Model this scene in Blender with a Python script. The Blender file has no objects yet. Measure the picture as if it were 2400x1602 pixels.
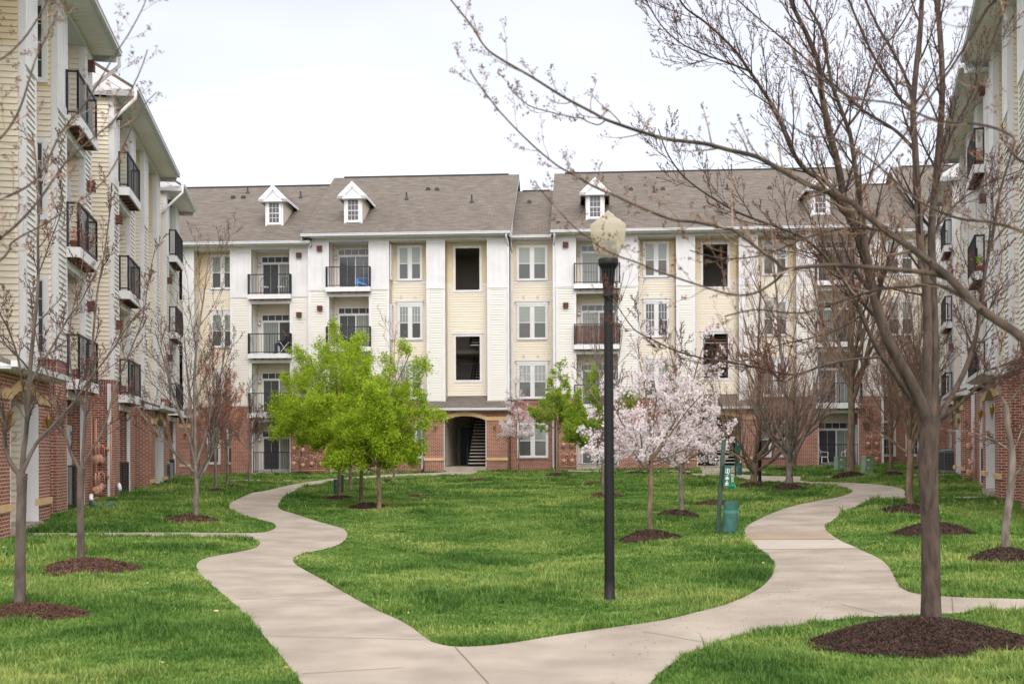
import bpy, math, random
import numpy as np
from mathutils import Vector, Matrix
from mathutils.geometry import delaunay_2d_cdt

sc = bpy.context.scene
col = sc.collection
R = math.radians

# ------------------------------------------------------------------ camera, sky, sun, exposure
FPX, HOR, CAMZ, ROLL = 2700.0, 1055.0, 1.75, 0.004      # focal length and horizon in pixels of the 2400 x 1602 photograph
cd = bpy.data.cameras.new('camera')
cam = bpy.data.objects.new('camera', cd)
col.objects.link(cam)
cam.location = (0, 0, CAMZ)
cam.rotation_euler = (R(90), ROLL, 0)
cd.sensor_width = 36.0
cd.lens = FPX / 2400 * 36.0
cd.shift_y = (HOR - 801) / 2400
cd.clip_start, cd.clip_end = 0.1, 3000
cd.dof.use_dof = True
cd.dof.focus_distance = 38.0
cd.dof.aperture_fstop = 4.5
sc.camera = cam

SUN_EL, SUN_ROT = R(38), R(172)
w = bpy.data.worlds.new('World')
sc.world = w
w.use_nodes = True
nt = w.node_tree
for n in list(nt.nodes):
    nt.nodes.remove(n)
wo = nt.nodes.new('ShaderNodeOutputWorld')
bg_a = nt.nodes.new('ShaderNodeBackground')
bg_b = nt.nodes.new('ShaderNodeBackground')
sky = nt.nodes.new('ShaderNodeTexSky')
sky.sky_type = 'NISHITA'
sky.sun_disc = False
sky.sun_elevation = SUN_EL
sky.sun_rotation = SUN_ROT
nt.links.new(sky.outputs[0], bg_a.inputs[0])
bg_a.inputs[1].default_value = 0.05
tc = nt.nodes.new('ShaderNodeTexCoord')
mp = nt.nodes.new('ShaderNodeMapping')
mp.inputs['Scale'].default_value = (1.1, 1.1, 3.2)
nz = nt.nodes.new('ShaderNodeTexNoise')
nz.inputs['Scale'].default_value = 1.7
nz.inputs['Detail'].default_value = 3.0
nz.inputs['Roughness'].default_value = 0.45
cr = nt.nodes.new('ShaderNodeValToRGB')
cr.color_ramp.elements[0].position = 0.40
cr.color_ramp.elements[0].color = (0.72, 0.675, 0.655, 1)
cr.color_ramp.elements[1].position = 0.58
cr.color_ramp.elements[1].color = (0.90, 0.835, 0.80, 1)
nt.links.new(tc.outputs['Generated'], mp.inputs[0])
nt.links.new(mp.outputs[0], nz.inputs[0])
nt.links.new(nz.outputs[0], cr.inputs[0])
nt.links.new(cr.outputs[0], bg_b.inputs[0])
# the cloud layer glows most round the hidden sun, behind the camera, and is dimmer opposite to it
dp = nt.nodes.new('ShaderNodeVectorMath'); dp.operation = 'DOT_PRODUCT'
dp.inputs[1].default_value = (math.sin(SUN_ROT) * math.cos(SUN_EL), math.cos(SUN_ROT) * math.cos(SUN_EL), math.sin(SUN_EL))
mrz = nt.nodes.new('ShaderNodeMapRange')
mrz.interpolation_type = 'SMOOTHSTEP'
mrz.inputs[1].default_value = -0.35; mrz.inputs[2].default_value = 0.9
mrz.inputs[3].default_value = 0.58; mrz.inputs[4].default_value = 1.60
nt.links.new(tc.outputs['Generated'], dp.inputs[0])
nt.links.new(dp.outputs['Value'], mrz.inputs[0])
nt.links.new(mrz.outputs[0], bg_b.inputs[1])
ad = nt.nodes.new('ShaderNodeAddShader')
nt.links.new(bg_a.outputs[0], ad.inputs[0])
nt.links.new(bg_b.outputs[0], ad.inputs[1])
nt.links.new(ad.outputs[0], wo.inputs[0])

sd = bpy.data.lights.new('sun', 'SUN')
sd.energy = 0.7
sd.angle = R(30)
sd.color = (1.0, 0.96, 0.9)
so = bpy.data.objects.new('sun', sd)
col.objects.link(so)
# light comes from behind and to the left of the camera, high up
sun_dir = Vector((math.sin(SUN_ROT) * math.cos(SUN_EL), math.cos(SUN_ROT) * math.cos(SUN_EL), math.sin(SUN_EL)))
so.rotation_euler = sun_dir.to_track_quat('Z', 'Y').to_euler()
so.location = (0, -20, 60)

vs = sc.view_settings
vs.view_transform = 'Standard'
vs.look = 'None'
vs.exposure = 0.76
vs.gamma = 1.0
sc.cycles.use_denoising = True
sc.cycles.max_bounces = 6
sc.cycles.transparent_max_bounces = 8

# ------------------------------------------------------------------ ground shape and photo-to-world mapping
def sstep(a, b, x):
    t = np.clip((x - a) / (b - a), 0, 1)
    return t * t * (3 - 2 * t)

def ground(X, Y):
    t = np.clip((Y - 13.0) / 45.0, 0, 1)
    g = t * (0.74 + 0.012 * np.clip(X, -25, 25))
    dl = X - (-0.174 * Y - 5.67)
    dr = (0.311 * Y + 3.32) - X
    g = g + 0.22 * sstep(16, 26, Y) * (1 - sstep(0, 6, dl)) * (1 - sstep(46, 56, Y))
    g = g + 0.22 * sstep(16, 26, Y) * (1 - sstep(0, 6, dr)) * (1 - sstep(48, 58, Y))
    g = g - 0.32 * np.exp(-((X + 0.6) / 3.6) ** 2 - ((Y - 20.5) / 4.5) ** 2)      # shallow dip in the middle lawn
    return g

def unroll(x, y):
    dx, dy = x - 1200, y - 801
    return 1200 + dx + dy * ROLL, 801 + dy - dx * ROLL

def at(x, y, Y):
    ux, uy = unroll(x, y)
    return Vector(((ux - 1200) / FPX * Y, Y, CAMZ - (uy - HOR) / FPX * Y))

def gp(x, y, dz=0.0):
    """point of the ground under a pixel"""
    ux, uy = unroll(x, y)
    Y = 20.0
    k = (ux - 1200) / FPX
    for _ in range(60):
        g = float(ground(k * Y, Y))
        Y = 0.5 * Y + 0.5 * min(75, FPX * (CAMZ - g) / max(uy - HOR, 4))
    return Vector((k * Y, Y, float(ground(k * Y, Y)) + dz))

# ------------------------------------------------------------------ helpers
def tag(o, label=None, cat=None, group=None, kind=None):
    if label: o['label'] = label
    if cat: o['category'] = cat
    if group: o['group'] = group
    if kind: o['kind'] = kind
    return o

def empty(name, loc, rz=0.0):
    o = bpy.data.objects.new(name, None)
    col.objects.link(o)
    o.location = loc
    o.rotation_euler = (0, 0, rz)
    o.empty_display_size = 0.2
    return o

def kids(o):
    return [c for c in bpy.data.objects if c.parent == o]

def copy_tree(o, parent=None):
    c = o.copy()
    col.objects.link(c)
    c.parent = parent
    for ch in kids(o):
        copy_tree(ch, c)
    return c

def link(name, me, parent=None, loc=None):
    o = bpy.data.objects.new(name, me)
    col.objects.link(o)
    if parent: o.parent = parent
    if loc is not None: o.location = loc
    return o

class MB:
    def __init__(s):
        s.v, s.f, s.m, s.sm = [], [], [], []
    def face(s, pts, m=0, sm=False):
        k = len(s.v)
        s.v += [tuple(p) for p in pts]
        s.f.append(tuple(range(k, k + len(pts))))
        s.m.append(m); s.sm.append(sm)
    def box(s, x0, x1, y0, y1, z0, z1, m=0):
        if x1 < x0: x0, x1 = x1, x0
        if y1 < y0: y0, y1 = y1, y0
        k = len(s.v)
        s.v += [(x0, y0, z0), (x1, y0, z0), (x1, y1, z0), (x0, y1, z0), (x0, y0, z1), (x1, y0, z1), (x1, y1, z1), (x0, y1, z1)]
        for f in ((0, 3, 2, 1), (4, 5, 6, 7), (0, 1, 5, 4), (1, 2, 6, 5), (2, 3, 7, 6), (3, 0, 4, 7)):
            s.f.append(tuple(k + i for i in f)); s.m.append(m); s.sm.append(False)
    def bar(s, a, b, wx, wy, m=0, up=(0, 0, 1)):
        """square bar from a to b"""
        a, b = Vector(a), Vector(b)
        d = (b - a).normalized()
        u = Vector(up)
        if abs(d.dot(u)) > 0.98: u = Vector((0, 1, 0))
        sx = d.cross(u).normalized() * wx / 2
        sy = sx.cross(d).normalized() * wy / 2
        k = len(s.v)
        for p in (a, b):
            for q in (-sx - sy, sx - sy, sx + sy, -sx + sy):
                s.v.append(tuple(p + q))
        for f in ((0, 3, 2, 1), (4, 5, 6, 7), (0, 1, 5, 4), (1, 2, 6, 5), (2, 3, 7, 6), (3, 0, 4, 7)):
            s.f.append(tuple(k + i for i in f)); s.m.append(m); s.sm.append(False)
    def tube(s, pts, rad, n=8, m=0, cap=True):
        pts = [Vector(p) for p in pts]
        if not hasattr(rad, '__len__'): rad = [rad] * len(pts)
        k = len(s.v)
        u = None
        for i, p in enumerate(pts):
            d = (pts[min(i + 1, len(pts) - 1)] - pts[max(i - 1, 0)]).normalized()
            if u is None:
                u = d.cross(Vector((0, 0, 1)))
                if u.length < 0.05: u = d.cross(Vector((0, 1, 0)))
            u = (u - d * u.dot(d)).normalized()
            w_ = d.cross(u)
            for j in range(n):
                a = 2 * math.pi * j / n
                s.v.append(tuple(p + (u * math.cos(a) + w_ * math.sin(a)) * rad[i]))
        for i in range(len(pts) - 1):
            for j in range(n):
                j2 = (j + 1) % n
                s.f.append((k + i * n + j, k + i * n + j2, k + (i + 1) * n + j2, k + (i + 1) * n + j)); s.m.append(m); s.sm.append(n > 4)
        if cap:
            s.f.append(tuple(k + j for j in reversed(range(n)))); s.m.append(m); s.sm.append(False)
            e = k + (len(pts) - 1) * n
            s.f.append(tuple(e + j for j in range(n))); s.m.append(m); s.sm.append(False)
    def lathe(s, prof, c=(0, 0), n=24, m=0, z=0.0):
        k = len(s.v)
        for r, h in prof:
            for j in range(n):
                a = 2 * math.pi * j / n
                s.v.append((c[0] + r * math.cos(a), c[1] + r * math.sin(a), z + h))
        for i in range(len(prof) - 1):
            for j in range(n):
                j2 = (j + 1) % n
                s.f.append((k + i * n + j, k + i * n + j2, k + (i + 1) * n + j2, k + (i + 1) * n + j)); s.m.append(m); s.sm.append(True)
    def lap(s, a, b, z0, z1, m=0, c=0.127, d=0.030):
        """horizontal lap siding from a to b (plan points), real overlapping courses; faces to the right of a->b"""
        ax, ay = a; bx, by = b
        L = math.hypot(bx - ax, by - ay)
        if L < 1e-4 or z1 - z0 < 0.01: return
        nx, ny = (by - ay) / L, -(bx - ax) / L
        z = math.floor(z0 / c) * c
        while z < z1 - 1e-4:
            zb, zt = max(z, z0), min(z + c, z1)
            db = d * (1 - (zb - z) / c); dt = d * (1 - (zt - z) / c)
            s.face([(ax + nx * db, ay + ny * db, zb), (bx + nx * db, by + ny * db, zb), (bx + nx * dt, by + ny * dt, zt), (ax + nx * dt, ay + ny * dt, zt)], m)
            s.face([(ax, ay, zb), (bx, by, zb), (bx + nx * db, by + ny * db, zb), (ax + nx * db, ay + ny * db, zb)], m)
            z += c
    def prism(s, poly, d, m=0):
        """polygon (3-D points) extruded by vector d"""
        n = len(poly); d = Vector(d)
        P = [Vector(p) for p in poly]; Q = [p + d for p in P]
        s.face(P[::-1], m); s.face(Q, m)
        for i in range(n):
            j = (i + 1) % n
            s.face([P[i], P[j], Q[j], Q[i]], m)
    def mesh(s, name, mats, uv=False):
        me = bpy.data.meshes.new(name)
        me.from_pydata(s.v, [], s.f)
        for mt in (mats if isinstance(mats, (list, tuple)) else [mats]):
            me.materials.append(mt)
        me.polygons.foreach_set('material_index', s.m)
        me.polygons.foreach_set('use_smooth', s.sm)
        if uv:
            nl = len(me.loops)
            co = np.empty(len(me.vertices) * 3); me.vertices.foreach_get('co', co); co = co.reshape(-1, 3)
            vi = np.empty(nl, dtype=np.int64); me.loops.foreach_get('vertex_index', vi)
            nf = len(me.polygons)
            nrm = np.empty(nf * 3); me.polygons.foreach_get('normal', nrm); nrm = nrm.reshape(-1, 3)
            lt = np.empty(nf, dtype=np.int64); me.polygons.foreach_get('loop_total', lt)
            N = np.repeat(nrm, lt, axis=0)
            T = np.stack([-N[:, 1], N[:, 0], np.zeros(nl)], 1)
            tl = np.linalg.norm(T, axis=1)
            flat = tl < 0.05
            T[flat] = (1, 0, 0); tl[flat] = 1
            T /= tl[:, None]
            B = np.cross(N, T)
            P = co[vi]
            lay = me.uv_layers.new(name='uv')
            lay.data.foreach_set('uv', np.stack([(P * T).sum(1), (P * B).sum(1)], 1).astype(np.float32).ravel())
        me.update()
        return me
    def build(s, name, mats, parent=None, loc=None, uv=False):
        return link(name, s.mesh(name, mats, uv), parent, loc)

def mesh_np(name, chunks, mats, smooth=False):
    """chunks: list of (V (n,3), F (m,k) , material index, smooth)"""
    Vs, loops, tot, mi, sm = [], [], [], [], []
    off = 0
    for V, F, m, s_ in chunks:
        if len(F) == 0: continue
        Vs.append(np.asarray(V, dtype=np.float32)); F = np.asarray(F, dtype=np.int32)
        loops.append((F + off).ravel()); tot.append(np.full(len(F), F.shape[1], dtype=np.int32))
        mi.append(np.full(len(F), m, dtype=np.int32)); sm.append(np.full(len(F), s_, dtype=bool))
        off += len(V)
    V = np.concatenate(Vs); loops = np.concatenate(loops); tot = np.concatenate(tot)
    me = bpy.data.meshes.new(name)
    me.vertices.add(len(V)); me.vertices.foreach_set('co', V.ravel())
    me.loops.add(len(loops)); me.loops.foreach_set('vertex_index', loops)
    me.polygons.add(len(tot))
    st = np.zeros(len(tot), dtype=np.int32); st[1:] = np.cumsum(tot)[:-1]
    me.polygons.foreach_set('loop_start', st)
    me.polygons.foreach_set('loop_total', tot)
    for mt in mats: me.materials.append(mt)
    me.polygons.foreach_set('material_index', np.concatenate(mi))
    me.polygons.foreach_set('use_smooth', np.concatenate(sm))
    me.update(calc_edges=True)
    return me

def rand_rots(n, rg):
    q = rg.normal(size=(n, 4)); q /= np.linalg.norm(q, axis=1)[:, None]
    a, b, c, d = q.T
    return np.stack([np.stack([1 - 2 * (c * c + d * d), 2 * (b * c - a * d), 2 * (b * d + a * c)], 1),
                     np.stack([2 * (b * c + a * d), 1 - 2 * (b * b + d * d), 2 * (c * d - a * b)], 1),
                     np.stack([2 * (b * d - a * c), 2 * (c * d + a * b), 1 - 2 * (b * b + c * c)], 1)], 1)

def scatter(tv, tf, P, S, rots, m=0, sm=False):
    """copies of a small template at points P with sizes S"""
    tv = np.asarray(tv, dtype=float); tf = np.asarray(tf)
    n = len(P)
    if n == 0: return (np.zeros((0, 3)), np.zeros((0, tf.shape[1]), int), m, sm)
    V = np.einsum('nij,kj->nki', rots, tv) * np.asarray(S).reshape(-1, 1, 1) + np.asarray(P)[:, None, :]
    F = tf[None] + (np.arange(n) * len(tv))[:, None, None]
    return (V.reshape(-1, 3), F.reshape(-1, tf.shape[1]), m, sm)

# ------------------------------------------------------------------ materials
def new_mat(name):
    m = bpy.data.materials.new(name)
    m.use_nodes = True
    return m, m.node_tree, m.node_tree.nodes['Principled BSDF']

def mat(name, c, rough=0.6, metal=0.0, var=0.0, scale=8.0, bump=0.0, bscale=60.0, spec=0.5, c2=None, coat=0.0, obj=True, detail=4.0, st=None):
    m, t, b = new_mat(name)
    b.inputs['Roughness'].default_value = rough
    b.inputs['Metallic'].default_value = metal
    b.inputs['Specular IOR Level'].default_value = spec
    b.inputs['Coat Weight'].default_value = coat
    b.inputs['Base Color'].default_value = (*c, 1)
    t_c = t.nodes.new('ShaderNodeNewGeometry').outputs['Position'] if not obj else t.nodes.new('ShaderNodeTexCoord').outputs['Object']
    if st:
        mq = t.nodes.new('ShaderNodeMapping'); mq.inputs['Scale'].default_value = st; t.links.new(t_c, mq.inputs[0]); t_c = mq.outputs[0]
    if var or c2:
        n = t.nodes.new('ShaderNodeTexNoise'); n.inputs['Scale'].default_value = scale; n.inputs['Detail'].default_value = detail
        t.links.new(t_c, n.inputs['Vector'])
        r = t.nodes.new('ShaderNodeValToRGB')
        lo = c2 if c2 else tuple(x * (1 - var) for x in c)
        hi = c if c2 else tuple(min(1, x * (1 + var)) for x in c)
        r.color_ramp.elements[0].position = 0.35; r.color_ramp.elements[1].position = 0.65
        r.color_ramp.elements[0].color = (*lo, 1); r.color_ramp.elements[1].color = (*hi, 1)
        t.links.new(n.outputs[0], r.inputs[0]); t.links.new(r.outputs[0], b.inputs['Base Color'])
    if bump:
        n2 = t.nodes.new('ShaderNodeTexNoise'); n2.inputs['Scale'].default_value = bscale; n2.inputs['Detail'].default_value = 3
        t.links.new(t_c, n2.inputs['Vector'])
        bp = t.nodes.new('ShaderNodeBump'); bp.inputs['Strength'].default_value = bump; bp.inputs['Distance'].default_value = 0.01
        t.links.new(n2.outputs[0], bp.inputs['Height']); t.links.new(bp.outputs[0], b.inputs['Normal'])
    return m

def leaf_mat(name, c1, c2, trans=0.35, rough=0.6):
    m, t, b = new_mat(name)
    g = t.nodes.new('ShaderNodeNewGeometry')
    r = t.nodes.new('ShaderNodeValToRGB')
    r.color_ramp.elements[0].color = (*c1, 1); r.color_ramp.elements[1].color = (*c2, 1)
    t.links.new(g.outputs['Random Per Island'], r.inputs[0])
    t.links.new(r.outputs[0], b.inputs['Base Color'])
    b.inputs['Roughness'].default_value = rough
    b.inputs['Specular IOR Level'].default_value = 0.3
    tr = t.nodes.new('ShaderNodeBsdfTranslucent'); t.links.new(r.outputs[0], tr.inputs[0])
    mx = t.nodes.new('ShaderNodeMixShader'); mx.inputs[0].default_value = trans
    out = t.nodes['Material Output']
    t.links.new(b.outputs[0], mx.inputs[1]); t.links.new(tr.outputs[0], mx.inputs[2]); t.links.new(mx.outputs[0], out.inputs[0])
    return m

def brick_mat(name, c1, c2, mortar, bw=0.203, bh=0.0677, msize=0.0085, rot=False, rough=0.85, squash=None):
    m, t, b = new_mat(name)
    uv = t.nodes.new('ShaderNodeUVMap')
    vec = uv.outputs[0]
    if rot:
        mp_ = t.nodes.new('ShaderNodeMapping'); mp_.inputs['Rotation'].default_value = (0, 0, R(90))
        t.links.new(vec, mp_.inputs[0]); vec = mp_.outputs[0]
    br = t.nodes.new('ShaderNodeTexBrick')
    br.inputs['Scale'].default_value = 1.0
    br.inputs['Brick Width'].default_value = bw
    br.inputs['Row Height'].default_value = bh
    br.inputs['Mortar Size'].default_value = msize
    br.inputs['Mortar Smooth'].default_value = 0.1
    br.inputs['Bias'].default_value = 0.0
    br.inputs['Color1'].default_value = (*c1, 1); br.inputs['Color2'].default_value = (*c2, 1); br.inputs['Mortar'].default_value = (*mortar, 1)
    if rot: br.offset = 0.0
    t.links.new(vec, br.inputs['Vector'])
    no = t.nodes.new('ShaderNodeTexNoise'); no.inputs['Scale'].default_value = 1.3; no.inputs['Detail'].default_value = 5
    t.links.new(uv.outputs[0], no.inputs['Vector'])
    hs = t.nodes.new('ShaderNodeHueSaturation')
    mr = t.nodes.new('ShaderNodeMapRange'); mr.inputs[1].default_value = 0.3; mr.inputs[2].default_value = 0.7; mr.inputs[3].default_value = 0.82; mr.inputs[4].default_value = 1.15
    t.links.new(no.outputs[0], mr.inputs[0]); t.links.new(mr.outputs[0], hs.inputs['Value'])
    t.links.new(br.outputs['Color'], hs.inputs['Color']); t.links.new(hs.outputs[0], b.inputs['Base Color'])
    b.inputs['Roughness'].default_value = rough
    bp = t.nodes.new('ShaderNodeBump'); bp.inputs['Strength'].default_value = 0.5; bp.inputs['Distance'].default_value = 0.006; bp.invert = True
    t.links.new(br.outputs['Fac'], bp.inputs['Height']); t.links.new(bp.outputs[0], b.inputs['Normal'])
    return m

M = {}
M['white'] = mat('white_trim', (0.66, 0.66, 0.675), 0.5, var=0.05, scale=1.5)
M['lap'] = mat('off_white_siding', (0.66, 0.645, 0.595), 0.5, var=0.03, scale=0.8)
M['cream'] = mat('cream_siding', (0.70, 0.64, 0.53), 0.5, var=0.03, scale=0.8)
M['yellow'] = mat('yellow_siding', (0.66, 0.56, 0.385), 0.5, var=0.03, scale=0.8)
M['brick'] = brick_mat('red_brick', (0.30, 0.088, 0.052), (0.165, 0.050, 0.038), (0.50, 0.39, 0.31))
M['soldier'] = brick_mat('soldier_brick', (0.24, 0.065, 0.05), (0.17, 0.05, 0.045), (0.40, 0.32, 0.28), rot=True)
M['tan'] = mat('tan_precast', (0.58, 0.40, 0.22), 0.8, var=0.06, scale=3, bump=0.15)
M['roof'] = None
M['gutter'] = mat('gutter_metal', (0.52, 0.54, 0.56), 0.35, var=0.03)
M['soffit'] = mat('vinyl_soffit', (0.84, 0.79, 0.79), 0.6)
M['rail'] = mat('black_railing', (0.012, 0.012, 0.014), 0.45)
M['deckwood'] = mat('deck_underside', (0.10, 0.035, 0.022), 0.8, var=0.3, scale=6)
M['vent'] = mat('maroon_vent', (0.10, 0.028, 0.022), 0.6)
M['ventlight'] = mat('white_vent', (0.7, 0.69, 0.64), 0.5)
M['concrete'] = mat('concrete', (0.325, 0.28, 0.228), 0.9, var=0.17, scale=1.3, detail=9.0, bump=0.35, bscale=90, obj=False)
M['brass'] = mat('aged_brass', (0.35, 0.22, 0.05), 0.4, metal=0.6)
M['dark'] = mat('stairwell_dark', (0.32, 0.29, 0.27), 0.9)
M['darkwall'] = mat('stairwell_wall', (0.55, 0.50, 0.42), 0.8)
M['blackmetal'] = mat('black_metal', (0.008, 0.008, 0.010), 0.42, spec=0.25)
M['tread'] = mat('stair_tread', (0.42, 0.38, 0.33), 0.8)
M['meter'] = mat('meter_paint', (0.50, 0.26, 0.18), 0.6, var=0.1, scale=9)
M['meterface'] = mat('meter_dial', (0.75, 0.72, 0.68), 0.4)
M['pvc'] = mat('white_pvc', (0.75, 0.75, 0.73), 0.5)
M['greenbox'] = mat('utility_green', (0.20, 0.30, 0.21), 0.6, var=0.08, scale=5)
M['signgreen'] = mat('dark_green_metal', (0.012, 0.085, 0.062), 0.45, var=0.25, scale=12)
M['bingreen'] = mat('faded_green_metal', (0.025, 0.115, 0.092), 0.5, c2=(0.012, 0.07, 0.058), scale=8)
M['bingreenlight'] = mat('light_green_band', (0.04, 0.17, 0.14), 0.5)
M['postgreen'] = mat('green_post', (0.025, 0.055, 0.038), 0.6, var=0.25, scale=10)
M['signwhite'] = mat('white_symbol', (0.8, 0.82, 0.8), 0.6)
M['bluepaint'] = mat('blue_plastic', (0.06, 0.26, 0.62), 0.5)
M['whiteplastic'] = mat('white_plastic', (0.80, 0.80, 0.79), 0.4)
M['ac'] = mat('ac_grey', (0.20, 0.22, 0.23), 0.5)
M['bark'] = mat('grey_bark', (0.135, 0.105, 0.085), 0.9, c2=(0.06, 0.045, 0.037), scale=7, bump=1.0, bscale=35, detail=8, st=(1.5, 1.5, 0.45))
M['bark_main'] = mat('brown_bark', (0.092, 0.064, 0.048), 0.9, c2=(0.034, 0.023, 0.018), scale=9, bump=1.6, bscale=26, detail=8, st=(1.5, 1.5, 0.45))
M['bark_light'] = mat('pale_bark', (0.23, 0.195, 0.165), 0.9, c2=(0.10, 0.080, 0.066), scale=9, bump=0.8, bscale=40, detail=8, st=(1.5, 1.5, 0.45))
M['bark_warm'] = mat('tan_bark', (0.23, 0.16, 0.105), 0.9, c2=(0.10, 0.068, 0.047), scale=7, bump=0.8, bscale=35, detail=8, st=(1.5, 1.5, 0.45))
M['twig'] = mat('twig_bark', (0.060, 0.036, 0.030), 0.8, c2=(0.032, 0.021, 0.02), scale=5)
M['twig_warm'] = mat('warm_twig_bark', (0.42, 0.30, 0.23), 0.8, c2=(0.22, 0.145, 0.11), scale=5)
M['twig_grey'] = mat('grey_twig_bark', (0.16, 0.115, 0.09), 0.8, c2=(0.08, 0.055, 0.045), scale=5)
M['bud'] = leaf_mat('brown_bud', (0.07, 0.028, 0.02), (0.22, 0.08, 0.045), 0.1)
M['bud_red'] = leaf_mat('red_bud', (0.16, 0.035, 0.025), (0.30, 0.09, 0.05), 0.2)
M['bud_orange'] = leaf_mat('orange_bud', (0.55, 0.20, 0.10), (0.75, 0.36, 0.22), 0.3)
M['bud_dark'] = leaf_mat('dark_seed_ball', (0.03, 0.02, 0.02), (0.06, 0.04, 0.035), 0.0)
M['leaf'] = leaf_mat('spring_leaf', (0.17, 0.30, 0.012), (0.56, 0.70, 0.05), 0.5)
M['leaf_soft'] = leaf_mat('pale_spring_leaf', (0.18, 0.31, 0.02), (0.44, 0.56, 0.06), 0.5)
M['blossom'] = leaf_mat('cherry_blossom', (0.80, 0.68, 0.72), (0.90, 0.86, 0.87), 0.45)
M['mulch'] = leaf_mat('dark_mulch', (0.020, 0.013, 0.010), (0.090, 0.052, 0.038), 0.0, rough=0.9)
M['mulch_old'] = leaf_mat('brown_mulch', (0.045, 0.024, 0.017), (0.15, 0.080, 0.053), 0.0, rough=0.9)
M['litter'] = leaf_mat('dry_leaf', (0.40, 0.24, 0.12), (0.72, 0.55, 0.35), 0.2)
M['seed'] = leaf_mat('red_seed', (0.20, 0.07, 0.04), (0.38, 0.17, 0.10), 0.0)
M['skin'] = mat('brown_skin', (0.16, 0.075, 0.045), 0.5)
M['hair'] = mat('black_hair', (0.012, 0.010, 0.010), 0.7)
M['shirt'] = mat('dark_shirt', (0.03, 0.032, 0.045), 0.8)
M['jeans'] = mat('dark_jeans', (0.02, 0.04, 0.085), 0.8)
M['yellowobj'] = mat('amber_plastic', (0.50, 0.27, 0.06), 0.4)
M['terracotta'] = mat('terracotta', (0.40, 0.12, 0.05), 0.7)
M['bag'] = leaf_mat('thin_green_bag', (0.02, 0.33, 0.16), (0.05, 0.42, 0.24), 0.5, rough=0.3)

# glass with blinds or a dark room right behind it
def pane_mat(name, c1, c2, n=26.0, amt=1.0, vert=False, rough=0.05):
    m, t, b = new_mat(name)
    g = t.nodes.new('ShaderNodeTexCoord')
    sp = t.nodes.new('ShaderNodeSeparateXYZ'); t.links.new(g.outputs['Object'], sp.inputs[0])
    mu = t.nodes.new('ShaderNodeMath'); mu.operation = 'MULTIPLY'; mu.inputs[1].default_value = n
    t.links.new(sp.outputs[0 if vert else 2], mu.inputs[0])
    fr = t.nodes.new('ShaderNodeMath'); fr.operation = 'FRACT'; t.links.new(mu.outputs[0], fr.inputs[0])
    r = t.nodes.new('ShaderNodeValToRGB')
    r.color_ramp.elements[0].color = (*c1, 1); r.color_ramp.elements[1].color = (*c2, 1)
    r.color_ramp.elements[0].position = 0.25; r.color_ramp.elements[1].position = 0.45
    t.links.new(fr.outputs[0], r.inputs[0]); t.links.new(r.outputs[0], b.inputs['Base Color'])
    b.inputs['Roughness'].default_value = 0.6
    b.inputs['Coat Weight'].default_value = 0.6
    b.inputs['Coat Roughness'].default_value = rough
    b.inputs['Coat IOR'].default_value = 1.6
    return m
M['pane_up'] = pane_mat('pane_with_pale_blind', (0.17, 0.205, 0.185), (0.25, 0.285, 0.26), 14)
M['pane_low'] = pane_mat('pane_with_dark_screen', (0.028, 0.032, 0.031), (0.055, 0.062, 0.060), 20)
M['pane_dark'] = pane_mat('dark_pane', (0.028, 0.03, 0.035), (0.034, 0.036, 0.04), 3)
M['pane_mid'] = pane_mat('grey_pane', (0.075, 0.085, 0.095), (0.085, 0.095, 0.105), 3)
M['pane_vert'] = pane_mat('pane_with_vertical_blind', (0.12, 0.14, 0.13), (0.22, 0.245, 0.225), 11, vert=True)

# shingle roof
m, t, b = new_mat('shingle_roof')
uv = t.nodes.new('ShaderNodeUVMap')
br = t.nodes.new('ShaderNodeTexBrick')
br.inputs['Scale'].default_value = 1.0; br.inputs['Brick Width'].default_value = 0.33; br.inputs['Row Height'].default_value = 0.145
br.inputs['Mortar Size'].default_value = 0.012; br.inputs['Mortar Smooth'].default_value = 0.4
br.inputs['Color1'].default_value = (0.118, 0.101, 0.084, 1); br.inputs['Color2'].default_value = (0.165, 0.142, 0.118, 1); br.inputs['Mortar'].default_value = (0.085, 0.072, 0.06, 1)
t.links.new(uv.outputs[0], br.inputs[0])
mpn = t.nodes.new('ShaderNodeMapping'); mpn.inputs['Scale'].default_value = (0.5, 2.6, 1)
no = t.nodes.new('ShaderNodeTexNoise'); no.inputs['Scale'].default_value = 2.6; no.inputs['Detail'].default_value = 6
t.links.new(uv.outputs[0], mpn.inputs[0]); t.links.new(mpn.outputs[0], no.inputs[0])
hs = t.nodes.new('ShaderNodeHueSaturation'); mr = t.nodes.new('ShaderNodeMapRange')
mr.inputs[1].default_value = 0.32; mr.inputs[2].default_value = 0.68; mr.inputs[3].default_value = 0.78; mr.inputs[4].default_value = 1.22
t.links.new(no.outputs[0], mr.inputs[0]); t.links.new(mr.outputs[0], hs.inputs['Value']); t.links.new(br.outputs[0], hs.inputs['Color'])
t.links.new(hs.outputs[0], b.inputs['Base Color'])
b.inputs['Roughness'].default_value = 0.95
M['roof'] = m
# ------------------------------------------------------------------ buildings
F = 3.05                                 # storey height

def ring(mb, x0, x1, z0, z1, w_, y0, y1, m=0):
    mb.box(x0, x0 + w_, y0, y1, z0, z1, m); mb.box(x1 - w_, x1, y0, y1, z0, z1, m)
    mb.box(x0 + w_, x1 - w_, y0, y1, z0, z0 + w_, m); mb.box(x0 + w_, x1 - w_, y0, y1, z1 - w_, z1, m)

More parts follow.
